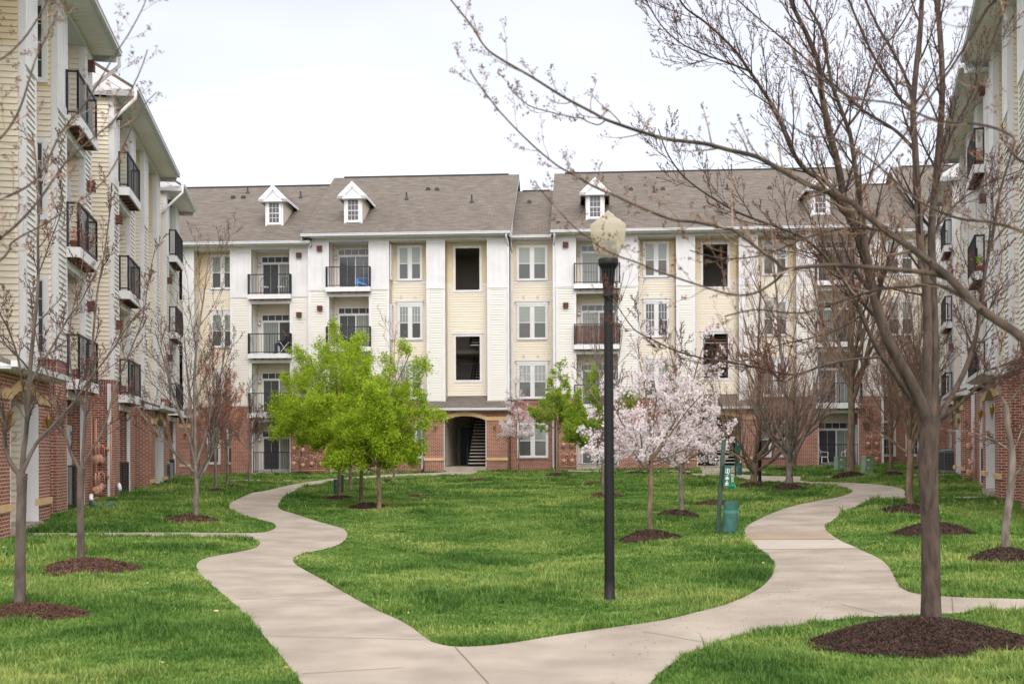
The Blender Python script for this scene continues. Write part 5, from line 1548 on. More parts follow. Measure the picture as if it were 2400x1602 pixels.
GO = dict(up=[0.05, 0.03, 0.02], ang=0.85, ratio=0.50, kids=[9, 6, 3.5], rmin=0.004, nodes=3, jit=.12)
GG = 'bright green leafy trees'
GO_ = GO
auto_tree(793, 1166, 655, 350, .062, 1040, 51, 'bark_warm', 'twig_grey', 'tallest bright green leafy tree, behind the green waste bin at the left', limbs=11, spreadang=0.85, o=GO, tip='leaf', tipm='leaf', tsize=.025, ntip=6, tspread=.07, group=GG)
auto_tree(819, 1144, 800, 260, .062, 1045, 52, 'bark_warm', 'twig_grey', 'bright green leafy tree standing farthest back of the left clump', limbs=6, spreadang=0.85, o=dict(GO, kids=[8, 6, 4]), tip='leaf', tipm='leaf', tsize=.030, ntip=6, tspread=.08, group=GG)
auto_tree(845, 1182, 750, 290, .056, 1070, 53, 'bark_warm', 'twig_grey', 'bright green leafy tree with dark leaning trunk in the middle of the left clump', lean=(0.08, 0), limbs=11, spreadang=1.0, o=GO, tip='leaf', tipm='leaf', tsize=.025, ntip=6, tspread=.07, group=GG)
auto_tree(886, 1192, 700, 240, .062, 1075, 54, 'bark_warm', 'twig_grey', 'foremost bright green leafy tree at the right side of the left clump', limbs=11, spreadang=0.85, o=GO, tip='leaf', tipm='leaf', tsize=.025, ntip=6, tspread=.07, group=GG)
auto_tree(920, 1126, 770, 170, .050, 1050, 55, 'bark_light', 'twig_warm', 'thin bare tree with reddish twigs behind the bright green clump', limbs=5, spreadang=0.5, o=dict(BO, rmin=.005, kids=[6, 5, 3], up=[.2, .15, .1]), tsize=.018, tipm='bud_red')
auto_tree(939, 1100, 700, 130, .050, 1040, 56, 'bark_light', 'twig_warm', 'thin bare tree by the brick wall left of the arched porch', limbs=4, spreadang=0.4, o=dict(BO, rmin=.005, kids=[6, 5, 3], up=[.2, .15, .1]), tsize=.018, tipm='bud_red')
auto_tree(1266, 1096, 925, 110, .045, 1030, 57, 'bark_light', 'twig_grey', 'smallest sparse green tree before the wide ground floor window', limbs=5, o=dict(BO, rmin=.005, kids=[6, 5, 3]), tip='leaf', tipm='leaf_soft', tsize=.035, ntip=2, tspread=.05, group=GG)
auto_tree(1307, 1114, 850, 175, .055, 1010, 58, 'bark_warm', 'twig_grey', 'light green leafy tree left of the near lamp post', limbs=6, spreadang=0.75, o=dict(GO, rmin=.005, kids=[8, 6, 4], nodes=3), tip='leaf', tipm='leaf_soft', tsize=.032, ntip=3, tspread=.05, group=GG)
auto_tree(1410, 1137, 850, 230, .055, 1035, 59, 'bark_warm', 'twig_grey', 'light green leafy tree hidden behind the near lamp post', limbs=7, spreadang=0.95, o=dict(GO, rmin=.005, kids=[8, 6, 4], nodes=3), tip='leaf', tipm='leaf_soft', tsize=.032, ntip=3, tspread=.05, group=GG)
auto_tree(1414, 1166, 620, 240, .060, 960, 60, 'bark_light', 'twig_grey', 'tall sparse bare tree with dangling dark seed balls behind the near lamp post', limbs=6, spreadang=0.5, o=dict(BO, rmin=.0038, kids=[5, 4, 2], nodes=1, up=[.12, .1, .05]), tip='bud', tipm='bud_dark', tsize=.022, keep=.3)
PG = 'blossoming cherry trees'
PO = dict(up=[0.05, 0.03, 0.03], ang=0.8, ratio=0.56, kids=[7, 5, 3], rmin=0.0042, nodes=3, jit=.12)
auto_tree(1523, 1260, 760, 440, .052, 1085, 61, 'bark_warm', 'twig_grey', 'front cherry tree with white pink blossom and slim forked trunk', limbs=9, spreadang=1.0, o=PO, tip='flower', tipm='blossom', tsize=.020, ntip=9, tspread=.032, keep=.27, group=PG)
auto_tree(1594, 1208, 790, 330, .058, 1090, 62, 'bark_light', 'twig_grey', 'rear cherry tree with white pink blossom and pale knobbly trunk', limbs=8, spreadang=0.95, o=PO, tip='flower', tipm='blossom', tsize=.021, ntip=9, tspread=.032, keep=.27, group=PG)
auto_tree(1215, 1108, 880, 130, .040, 1020, 63, 'bark_light', 'twig_grey', 'distant cherry tree with thin pink blossom right of the arched porch', limbs=6, spreadang=1.1, o=dict(PO, rmin=.005, kids=[6, 5, 3], nodes=3), tip='flower', tipm='blossom', tsize=.02, ntip=4, tspread=.05, keep=.8, group=PG)
auto_tree(1601, 1113, 800, 200, .075, 1010, 64, 'bark_warm', 'twig_warm', 'bare tree behind the rear white blossom tree', limbs=6, spreadang=0.55, o=dict(BO, rmin=.005), tsize=.018)
auto_tree(1512, 1098, 920, 70, .025, 1040, 65, 'bark_light', 'twig_grey', 'sapling against the brick wall behind the blossom trees', limbs=4, o=dict(BO, rmin=.005, kids=[4, 3, 2]), tsize=.018)
RO = dict(up=[0.13, 0.15, 0.13], ang=0.55, ratio=0.60, kids=[11, 7, 3.5], rmin=0.0036, nodes=3, jit=.065)
auto_tree(1766, 1142, 640, 470, .125, 1088, 71, 'bark_warm', 'twig_warm', 'multi stemmed bare cherry with brown trunk beside the far lamp post', limbs=8, spreadang=0.95, o=RO, tsize=.011, tipm='bud_red')
auto_tree(1847, 1147, 560, 480, .120, 1062, 72, 'bark_light', 'twig_warm', 'bare cherry with silvery banded trunk beside the right path', limbs=9, spreadang=0.85, o=RO, tsize=.011, tipm='bud_red')
auto_tree(1993, 1120, 330, 480, .150, 905, 73, 'bark_warm', 'twig_warm', 'stout brown trunked bare tree near the two green utility boxes', limbs=9, spreadang=0.55, o=dict(RO, up=[.16, .14, .12], kids=[9, 6, 3], rmin=.0042), tsize=.018, tipm='bud_red')
auto_tree(2086, 1118, 700, 260, .075, 1000, 74, 'bark_warm', 'twig_warm', 'bare tree right of the stout trunk by the white downspout', limbs=7, spreadang=0.6, o=dict(RO, kids=[9, 7, 4], rmin=.005), tsize=.018, tipm='bud_red')
auto_tree(2131, 1190, 620, 380, .085, 1038, 75, 'bark_warm', 'twig_grey', 'slim bare tree just left of the thick forked trunk', limbs=7, spreadang=0.75, o=dict(RO, kids=[9, 7, 4], rmin=.0042), tsize=.015)
auto_tree(2152, 1106, 640, 200, .05, 1020, 76, 'bark_light', 'twig_warm', 'far thin bare tree hidden behind the thick forked trunk', limbs=6, spreadang=0.5, o=dict(RO, kids=[7, 6, 4], rmin=.005), tsize=.018, tipm='bud_red')

T = TreeB(33)
b0 = gp(2355, 1318); YT = b0.y
OM = dict(DEF, kids=[9, 6, 4], levels=3, biglevel=0, rmin=0.003, nodes=4, ratio=0.42, ang=0.7, up=[0.1, 0.1, 0.06, 0.05], maxlen=0.9, t0=[0.2, 0.12, 0.1])
T.big.append(T.spline([b0 - Vector((0, 0, .06)), at(2354, 1250, YT), at(2364, 1180, YT), at(2371, 1110, YT), at(2370, 1060, YT), at(2362, 1010, YT), at(2357, 955, YT)], [.062, .055, .055, .056, .046, .042, .038]))
TT([(2371, 1130), (2390, 1110), (2420, 1085), (2480, 1020)], -0.3, .035, .012, .7, .3, 1.4)
TT([(2366, 1065), (2345, 1050), (2325, 1040), (2295, 1028), (2260, 1018), (2215, 1015), (2180, 1000)], 0.3, .018, .006, 1.2, .1, 1.1)
TT([(2357, 960), (2345, 930), (2335, 895), (2345, 820), (2330, 730), (2350, 620), (2340, 520)], 0.4, .030, .007, 1.4, .1, 1.5)
TT([(2357, 960), (2375, 940), (2400, 905), (2440, 850)], -0.3, .022, .008, 1.0, .1, 1.2)
TT([(2371, 1070), (2385, 1040), (2400, 990), (2410, 900)], 0.4, .014, .006, 1.0, .1, 1.0)
TT([(2340, 900), (2300, 850), (2260, 780), (2240, 680), (2250, 600)], 0.3, .016, .006, 1.2, .1, 1.2)
T.finish(b0, 'bark_light', 'twig_grey', 'pale trunked bare tree leaning at the right picture edge', 'bud', 'bud', 0.009, 1, 0.006, cat='tree')
# ------------------------------------------------------------------ street lamps
def make_lamp(label):
    root = empty('street_lamp', (0, 0, 0))
    tag(root, label, 'street lamp', 'lamp posts on the lawn')
    p = MB()
    p.lathe([(0.10, -0.05), (0.085, 0.0), (0.0625, 0.02), (0.060, 0.25), (0.0575, 2.0), (0.0515, 3.62), (0.050, 3.68), (0.062, 3.695), (0.066, 3.715), (0.060, 3.735), (0.055, 3.75), (0.057, 3.80), (0.055, 3.90), (0.060, 3.98), (0.073, 4.03), (0.080, 4.065), (0.0, 4.07)], (0, 0), 28)
    for k in range(12):      # fluted neck
        a = 2 * math.pi * k / 12
        p.bar((math.cos(a) * 0.055, math.sin(a) * 0.055, 3.78), (math.cos(a) * 0.078, math.sin(a) * 0.078, 4.05), 0.012, 0.012)
    p.build('post', M['blackmetal'], root)
    f = MB()
    f.lathe([(0.085, 4.04), (0.098, 4.06), (0.116, 4.085), (0.119, 4.10), (0.119, 4.155), (0.108, 4.17), (0.0, 4.172)], (0, 0), 28)
    f.build('globe_holder', M['blackmetal'], root)
    l = MB(); l.lathe([(0.06, 4.17), (0.098, 4.18), (0.098, 4.27), (0.05, 4.27), (0.03, 4.33), (0.085, 4.34), (0.09, 4.37), (0.02, 4.40), (0.0, 4.40)], (0, 0), 16)
    l.build('lamp_socket', M['rail'], root)
    g_ = MB()
    hh = [(.098, -.01), (.114, 0), (.129, .048), (.150, .095), (.167, .133), (.190, .218), (.205, .303), (.2125, .371), (.2115, .388), (.207, .402), (.198, .415), (.180, .428), (.166, .436), (.154, .452), (.146, .460), (.130, .470), (.112, .480), (.100, .486), (.086, .496), (.078, .502), (.071, .518), (.066, .528), (.050, .536), (.024, .557), (.008, .575), (0, .583)]
    pr = [(r_, 4.155 + z / 0.9625) for r_, z in hh]
    g_.lathe(pr, (0, 0), 40)
    for k in range(40):
        pass
    g_.build('globe', M['globe'], root)
    return root
m, t, b = new_mat('frosted_globe')
b.inputs['Base Color'].default_value = (0.66, 0.62, 0.52, 1); b.inputs['Roughness'].default_value = 0.28
tr = t.nodes.new('ShaderNodeBsdfTranslucent'); tr.inputs[0].default_value = (0.88, 0.84, 0.75, 1)
tp_ = t.nodes.new('ShaderNodeBsdfTransparent'); tp_.inputs[0].default_value = (0.95, 0.9, 0.78, 1)
wv = t.nodes.new('ShaderNodeTexWave'); wv.bands_direction = 'X'; wv.inputs['Scale'].default_value = 2.0
a1 = t.nodes.new('ShaderNodeMixShader'); a1.inputs[0].default_value = 0.5
a2 = t.nodes.new('ShaderNodeMixShader'); a2.inputs[0].default_value = 0.45
t.links.new(b.outputs[0], a1.inputs[1]); t.links.new(tr.outputs[0], a1.inputs[2]); t.links.new(a1.outputs[0], a2.inputs[1]); t.links.new(tp_.outputs[0], a2.inputs[2])
t.links.new(a2.outputs[0], t.nodes['Material Output'].inputs[0])
M['globe'] = m
lamp = make_lamp('black lamp post with cream acorn globe standing nearest, on the lawn tip')
b0 = gp(1425, 1408)
lamp.location = b0
lamp.scale = (1, 1, 0.9625)
lamp2 = copy_tree(lamp)
lamp2['label'] = 'far black lamp post behind the multi stemmed tree, globe lost among branches'
lamp2.location = gp(1779, 1137)

# ------------------------------------------------------------------ pet waste stations
def waste_station(x0, y0, x1, y1, Hpost, box, bin_, label, sign=True, bag=False, face=0.0):
    b0 = gp(x0, y0)
    px = FPX / b0.y
    root = empty('waste_station', b0)
    tag(root, label, 'waste station', 'green pet waste stations')
    top = Vector(((x1 - x0) / px, 0.0, Hpost))
    mb = MB(); mb.bar((0, 0, -0.1), top, 0.075, 0.05); mb.bar(Vector((0.035, 0.02, -0.1)), top + Vector((0.035, 0.02, 0)), 0.01, 0.07)
    mb.build('post', M['postgreen'], root)
    def pz(px_, py_): return ((px_ - x0) / px, (y0 - py_) / px)
    (bx0, by0, bx1, by1) = box
    xa, za = pz(bx0, by1); xb, zb = pz(bx1, by0)
    sl = top.x / Hpost
    sg = MB()
    dy = -0.06
    def sk(x, z, y): return (x + (z - (za + zb) / 2) * sl, y, z)
    sg.prism([sk(xa, za, dy), sk(xb, za, dy), sk(xb, zb, dy), sk(xa, zb, dy)], (0, -0.11, 0))
    sg.prism([sk(xa - .01, zb, dy + .01), sk(xb + .02, zb, dy + .01), sk(xb + .02, zb + .02, dy + .01), sk(xa - .01, zb + .02, dy + .01)], (0, -0.13, 0))
    so_ = sg.build('bag_dispenser', M['signgreen'], root)
    if sign:
        gy = dy - 0.112; cx = (xa + xb) / 2; zz = zb - (zb - za) * 0.24
        S = MB(); w_ = (xb - xa)
        def ln(x_a, z_a, x_b, z_b, th=0.012): S.bar(sk(cx + x_a, zz + z_a, gy), sk(cx + x_b, zz + z_b, gy), th, 0.004, up=(0, 1, 0))
        # a capital I with serifs inside square brackets, a slash, then a dog, a star and a small figure
        ln(-.018, .045, .018, .045); ln(0, .045, 0, -.03); ln(-.018, -.03, .018, -.03); ln(-.035, .05, -.035, -.035, .007); ln(.035, .05, .035, -.035, .007)
        ln(.03, -.05, -.03, -.09, .006)
        ln(0, -.10, -.03, -.15); ln(0, -.10, .03, -.15); ln(-.032, -.125, .032, -.125); ln(-.02, -.16, .0, -.13, .01); ln(.02, -.16, 0, -.13, .01)
        ln(0, -.18, 0, -.25, .016); ln(-.03, -.24, 0, -.205, .01); ln(.03, -.24, 0, -.205, .01); ln(-.035, -.26, .035, -.26, .01)
        S.build('sign_marks', M['signwhite'], so_)
    (bx0, by0, bx1, by1) = bin_
    xa, za = pz(bx0, by1); xb, zb = pz(bx1, by0)
    w_, h_ = xb - xa, zb - za
    root_b = MB()
    cx = (xa + xb) / 2; r_ = w_ / 2; N = 20; tilt = sl * 1.0
    def ringp(z, rr, q=0.6):
        return [(cx + math.cos(2 * math.pi * k / N) * rr + (z - za) * tilt, -0.06 - r_ * q + math.sin(2 * math.pi * k / N) * rr * q, z) for k in range(N)]
    lv = [(za, r_ * .90), (za + h_ * .02, r_ * .93), (za + h_ * .55, r_ * .96), (zb - h_ * .01, r_), (zb, r_ * 1.0)]
    for (z_0, ra), (z_1, rb) in zip(lv[:-1], lv[1:]):
        A, B = ringp(z_0, ra), ringp(z_1, rb)
        for k in range(N): root_b.face([A[k], A[(k + 1) % N], B[(k + 1) % N], B[k]], 0, True)
    root_b.face(ringp(za, r_ * .9)[::-1], 0); root_b.face(ringp(zb - 0.01, r_ * .98), 2)
    for z_ in (za + h_ * .64,):
        A, B = ringp(z_ - .0, r_ * 1.0), ringp(z_ + h_ * .09, r_ * 1.01)
        for k in range(N): root_b.face([A[k], A[(k + 1) % N], B[(k + 1) % N], B[k]], 1, True)
    A, B = ringp(zb - h_ * .06, r_ * 1.03), ringp(zb + .005, r_ * 1.04)
    for k in range(N): root_b.face([A[k], A[(k + 1) % N], B[(k + 1) % N], B[k]], 0, True)
    for q in (-.4, .35): root_b.box(cx + q * r_ - .012, cx + q * r_ + .012, -0.07 - r_ * 1.46, -0.05 - r_ * 1.3, za + h_ * .05, za + h_ * .08, 2)
    root_b.build('bin', [M['bingreen'], M['bingreenlight'], M['rail']], root)
    if bag:
        bxo, bzo = pz(1709, 1143)
        bm = MB(); bm.box(bxo - .0, bxo + .05, -.1, -.04, bzo + .08, bzo + .2); bm.build('bag_slot', M['greenbox'], root)
        rr_ = random.Random(3); bb = MB()
        for k in range(16):
            p = [(bxo - .03 + rr_.uniform(-.03, .13), -.1 + rr_.uniform(-.05, .05), bzo + .10 - rr_.uniform(0, .17)) for _ in range(3)]
            bb.face(p)
        bb.build('plastic_bag', M['bag'], root)
    return root
waste_station(1678, 1256, 1695, 1036, 1.83, (1691, 1096, 1706, 1143), (1685, 1178, 1721, 1252), 'leaning green waste station in front, with square pale symbols and a torn plastic bag', bag=True)
waste_station(1722, 1122, 1724, 1030, 1.50, (1721, 1049, 1733, 1069), (1724, 1088, 1736, 1117), 'far green waste station standing before the open stair', sign=False)
waste_station(800, 1154, 801, 1066, 1.20, (797, 1070, 803, 1096), (781, 1119, 792, 1156), 'green waste station half hidden by the left green tree trunk', sign=False)

# ------------------------------------------------------------------ utility boxes, air conditioners
def utility_box(x, y, wpx, hpx, label, lean=0.0):
    b0 = gp(x, y); px = FPX / b0.y; w_, h_ = wpx / px, hpx / px
    root = empty('utility_box', b0, R(12)); tag(root, label, 'utility box', 'pale green utility boxes')
    mb = MB(); q = lean * h_
    mb.prism([(-w_ / 2, -.16, -.08), (w_ / 2, -.16, -.08), (w_ / 2 + q, -.15, h_ * .96), (-w_ / 2 + q, -.15, h_ * .96)], (0, .34, 0)); mb.build('cabinet', M['greenbox'], root)
    lid = MB(); lid.prism([(-w_ / 2 - .02 + q, -.18, h_ * .95), (w_ / 2 + .02 + q, -.18, h_ * .95), (w_ / 2 + q, -.18, h_), (-w_ / 2 + q, -.18, h_)], (0, .38, 0)); lid.build('lid', M['greenbox'], root)
    d = MB(); d.box(-.035, .035, -.175, -.16, h_ * .30, h_ * .36); d.box(-.05, .05, -.172, -.158, h_ * .74, h_ * .84); d.build('latch', M['ventlight'], root)
    return root
utility_box(1966, 1110, 20, 35, 'green utility box on a slab left of the stout brown trunk', 0.06)
utility_box(2029, 1116, 20, 41, 'paler taller utility box right of the stout brown trunk', 0.12)
def ac_unit(x, y, Y, w_, h_, label):
    p = at(x, y, Y); b0 = Vector((p.x, Y, float(ground(p.x, Y))))
    root = empty('air_conditioner', b0, R(6)); tag(root, label, 'air conditioner', 'outdoor air conditioner units')
    mb = MB(); mb.box(-w_ / 2, w_ / 2, -w_ / 2, w_ / 2, .03, h_); mb.box(-w_ / 2 - .01, w_ / 2 + .01, -w_ / 2 - .01, w_ / 2 + .01, h_, h_ + .03)
    mb.lathe([(w_ * .42, h_ + .03), (w_ * .36, h_ + .06), (0, h_ + .07)], (0, 0), 20); mb.build('case', M['ac'], root)
    g_ = MB()
    for k in range(13):
        q = -w_ / 2 + w_ * (k + .5) / 13; g_.box(q - .008, q + .008, -w_ / 2 - .012, -w_ / 2 - .002, .08, h_ - .05); g_.box(-w_ / 2 - .012, -w_ / 2 - .002, q - .008, q + .008, .08, h_ - .05)
    for k in range(6): g_.box(-w_ / 2, w_ / 2, -w_ / 2 - .016, -w_ / 2 - .0125, .1 + k * (h_ - .15) / 6, .11 + k * (h_ - .15) / 6)
    g_.build('grille', M['blackmetal'], root)
    pd = MB(); pd.box(-w_ / 2 - .1, w_ / 2 + .1, -w_ / 2 - .1, w_ / 2 + .1, -.1, .03); pd.build('base_pad', M['concrete'], root)
ac_unit(382, 1125, 44.2, .62, .68, 'grey air conditioner beside the white downspout of the left wing')
ac_unit(2223, 1118, 43.9, .75, .80, 'grey air conditioner unit against the brick of the right wing')

# ------------------------------------------------------------------ gas meters
def gas_meters(parent_m, pos, cols, label, tall=1.75, wide=0.48, rz=0.0, seed=1, nrow=2):
    """rows of painted meters on riser pipes; local frame faces -y"""
    rr_ = random.Random(seed)
    root = empty('gas_meters', pos, rz); tag(root, label, 'gas meters', 'painted gas meter banks')
    pp = MB()
    rz0 = []
    for c in range(cols):
        x = (c - (cols - 1) / 2) * wide
        for r_ in range(nrow):
            z = 0.42 + r_ * 0.78 + rr_.uniform(-.05, .05)
            me = MB()
            me.lathe([(0.0, -.12), (.055, -.115), (.078, -.08), (.082, .02), (.07, .07), (.0, .09)], (x, -.20), 12, 0, z)
            me.box(x - .10, x + .10, -.25, -.14, z - .02, z + .07, 0); me.box(x - .045, x + .045, -.262, -.25, z + .0, z + .06, 1)
            me.build('meter', [M['meter'], M['meterface']], root)
            for q in (-.08, .08): pp.tube([(x + q, -.20, z + .10), (x + q, -.20, z + .33), (x + q * .4, -.20, z + .40), (x + .0, -.14, z + .42)], .017, 6)
            pp.lathe([(.0, -.05), (.05, -.045), (.05, .045), (.0, .05)], (x + .16, -.16), 8, 0, z + .3)
        if c % 2: pp.tube([(x - .20, -.06, .1), (x - .20, -.06, tall)], .015, 6)
        pp.tube([(x - .18, -.10, .22), (x + .0, -.2, .22)], .016, 6)
    W = cols * wide / 2
    pp.tube([(-W - .05, -.10, .10), (W + .05, -.10, .10)], .018, 8)
    pp.tube([(W + .0, -.10, -.3), (W + .0, -.10, tall * .98)], .020, 8)
    pp.build('pipework', M['meter'], root)
    return root
def on(b, x, y, z):
    return b.root.matrix_basis @ Vector((x, y, z)) if False else (Matrix.Translation(b.root.location) @ Matrix.Rotation(b.root.rotation_euler.z, 4, 'Z')) @ Vector((x, y, z))
gas_meters(None, on(rear, (U(690) + U(755)) / 2, 0.0, B1 + 0.0), 4, 'four columns of orange brown gas meters between the two left patio doors', rz=-TH, seed=2, wide=.46)
gas_meters(None, on(rear, U(1331), 0.0, B2 - .12), 2, 'two columns of orange brown gas meters left of the screened patio, behind green leaves', rz=-TH, seed=3, wide=.42)
gas_meters(None, on(rear, U(2042), 0.0, B2 - .1), 2, 'loop of orange brown gas pipes and meters by the far right downspout', rz=-TH, seed=4, wide=.42)
rl_ = left.root.rotation_euler.z
gas_meters(None, on(left, LX(29.0) + 0.38, 0.0, 0.36), 2, 'nearest tall bank of orange brown gas meters on the left wing', rz=rl_, seed=5, wide=.42, tall=2.3)
gas_meters(None, on(left, LX(33.0) - 0.0, 0.55, 0.36), 2, 'bank of orange brown gas meters facing the viewer behind the left white downspout', rz=rl_ - R(90), seed=6, wide=.50, tall=2.3)
gas_meters(None, on(left, LX(45.0) + 0.0, 0.55, 0.36), 1, 'farthest single column of gas meters on the left wing', rz=rl_ - R(90), seed=7, wide=.42, tall=1.9)
rr0 = right.root.rotation_euler.z
gas_meters(None, on(right, RXc(36.2), 0.0, 0.62), 2, 'orange brown gas meters on the right wing behind the thick forked trunk', rz=rr0, seed=8, wide=.42, tall=2.0)
gas_meters(None, on(right, RXc(45.2), 0.55, 0.62), 1, 'single column of gas meters by the right wing air conditioner', rz=rr0 + R(90), seed=9, wide=.42, tall=1.9)

# drain pipe lying in the grass by the left wing
b0 = gp(225, 1182)
mb = MB()
pts = [at(213, 1168, b0.y + .3), at(216, 1178, b0.y), at(228, 1182, b0.y - .1), at(245, 1179, b0.y + .15), at(262, 1174, b0.y + .6)]
pts = [p for p in pts]
T0 = TreeB(1); sp_, _ = T0.spline([p - b0 for p in pts], [1] * 5, 6)
mb.tube(sp_, [.062 + .008 * (k % 2) for k in range(len(sp_))], 10)
o = mb.build('drain_pipe', M['signgreen'], None, b0)
mb2 = MB(); mb2.tube([Vector(sp_[0]) + Vector((-.06, .12, .16)), Vector(sp_[0]) + Vector((-.03, .03, .10)), Vector(sp_[0])], .052, 10); mb2.build('pvc_elbow', M['pvc'], o)
tag(o, 'green corrugated drain pipe with white elbow lying in the grass by the left wing', 'drain pipe')
for k, (x, y, Y, lb) in enumerate(((277, 1148, 33.4, 'white plastic drain elbow poking from the grass under the left downspout'), (398, 1122, 44.5, 'white drain elbow beside the left air conditioner'), (2303, 1128, 35.3, 'white plastic drain stub by the downspout of the right wing'))):
    p = at(x, y, Y); g0 = float(ground(p.x, p.y)); mb = MB()
    mb.tube([(0, .1, -.1), (0, .1, .25), (0, 0.0, .32), (.05, -.12, .27), (.08, -.14, .15)], .05, 10)
    o = mb.build('drain_elbow', M['pvc'], None, (p.x, p.y, g0)); tag(o, lb, 'drain elbow')

# ------------------------------------------------------------------ balcony furniture
def white_chair(pos, rz, label):
    root = empty('plastic_chair', pos, rz); tag(root, label, 'chair', 'white plastic patio chairs')
    s_ = MB(); s_.box(-.22, .22, -.22, .22, .41, .435); s_.box(-.22, .22, -.235, -.22, .38, .435); s_.build('seat', M['whiteplastic'], root)
    for x in (-.22, .22):
        for y in (-.21, .21):
            l = MB(); l.bar((x * .95, y * .9, .41), (x * 1.2, y * 1.25, 0), .05, .035); l.build('leg', M['whiteplastic'], root)
        a = MB(); a.tube([(x * 1.05, -.2, .41), (x * 1.15, -.2, .62), (x * 1.18, 0, .65), (x * 1.1, .2, .66), (x * .98, .25, .74)], .022, 6); a.build('armrest', M['whiteplastic'], root)
    b_ = MB()
    arc = [(-.22, .22, .43), (-.24, .27, .6), (-.21, .31, .76), (-.12, .33, .85), (0, .335, .88), (.12, .33, .85), (.21, .31, .76), (.24, .27, .6), (.22, .22, .43)]
    b_.tube(arc, .022, 6)
    for k in range(5):
        x = -.13 + k * .065; b_.bar((x * .6, .22, .43), (x, .325, .86 - abs(x) * .4), .03, .012)
    b_.build('backrest', M['whiteplastic'], root)
ra = rear.root.rotation_euler.z
white_chair(on(rear, U(1925, .5), .45, B2), ra + R(35), 'white plastic chair in the left half of the far right patio')
white_chair(on(rear, U(1986, .5), .45, B2), ra - R(35), 'white plastic chair in the right half of the far right patio behind the stout trunk')

def deck_chair(pos, rz, label, mt, adir=True, scale=1.0):
    root = empty('deck_chair', pos, rz); tag(root, label, 'chair')
    root.scale = (scale,) * 3
    s_ = MB()
    for k in range(5): s_.box(-.26, .26, -.30 + k * .11, -.21 + k * .11, .36 - k * .035, .385 - k * .035)
    s_.build('seat', mt, root)
    b_ = MB()
    for k in range(5):
        x = -.2 + k * .1; hh = .98 - abs(k - 2) * .05
        b_.bar((x * .8, .22, .20), (x * 1.05, .50, hh), .088, .02)
    b_.build('backrest', mt, root)
    for x in (-.30, .30):
        a = MB(); a.box(x - .06, x + .06, -.36, .40, .56, .585); a.build('armrest', mt, root)
        l = MB(); l.bar((x, -.30, 0), (x, -.30, .56), .03, .09); l.build('leg', mt, root)
        l = MB(); l.bar((x * .92, -.30, .34), (x * .92, .62, .02), .03, .10); l.build('leg', mt, root)
deck_chair(on(rear, U(847, -.1) , .32, B2 + 3 * F), ra - R(75), 'bright blue slatted deck chair on the top floor balcony', M['bluepaint'], scale=.85)
def metal_chair(pos, rz, label, grp):
    root = empty('garden_chair', pos, rz); tag(root, label, 'chair', grp)
    s_ = MB(); s_.lathe([(0.0, .43), (.22, .435), (.22, .46), (0, .465)], (0, 0), 16); s_.build('seat_cushion', M['whiteplastic'], root)
    b_ = MB(); b_.tube([(-.22, .2, .43), (-.24, .26, .75), (-.12, .28, .95), (.12, .28, .95), (.24, .26, .75), (.22, .2, .43)], .014, 6)
    for k in range(3): b_.bar((-.1 + k * .1, .2, .45), (-.1 + k * .1, .28, .94), .012, .012)
    b_.build('backrest', M['blackmetal'], root)
    for x in (-.19, .19):
        for y in (-.19, .19):
            l = MB(); l.bar((x, y, .43), (x * 1.15, y * 1.15, 0), .02, .02); l.build('leg', M['blackmetal'], root)
metal_chair(on(rear, U(622, .6), .62, B1 + 3 * F), ra + R(20), 'left black metal chair with pale seat on the top left balcony', 'black metal balcony chairs')
metal_chair(on(rear, U(661, .6), .62, B1 + 3 * F), ra - R(20), 'right black metal chair with pale seat on the top left balcony', 'black metal balcony chairs')
# folding camp chair with its sitter, second row of balconies
cpos = on(rear, U(664, .3), .42, B1 + 2 * F - .01); crz = ra - R(70)
root = empty('camp_chair', cpos, crz); tag(root, 'dark folding chair on the balcony under the metal chairs', 'chair')
mb = MB(); mb.box(-.25, .25, -.22, .22, .40, .42); mb.build('seat', M['shirt'], root)
mb = MB(); mb.prism([(-.25, .20, .42), (.25, .20, .42), (.25, .30, .92), (-.25, .30, .92)], (0, .02, 0)); mb.build('backrest', M['shirt'], root)
for x in (-.26, .26):
    mb = MB(); mb.bar((x, -.24, 0), (x, .26, .62), .02, .02); mb.bar((x, .26, 0), (x, -.22, .62), .02, .02); mb.build('leg', M['whiteplastic'], root)
    mb = MB(); mb.box(x - .03, x + .03, -.24, .28, .61, .63); mb.build('armrest', M['shirt'], root)
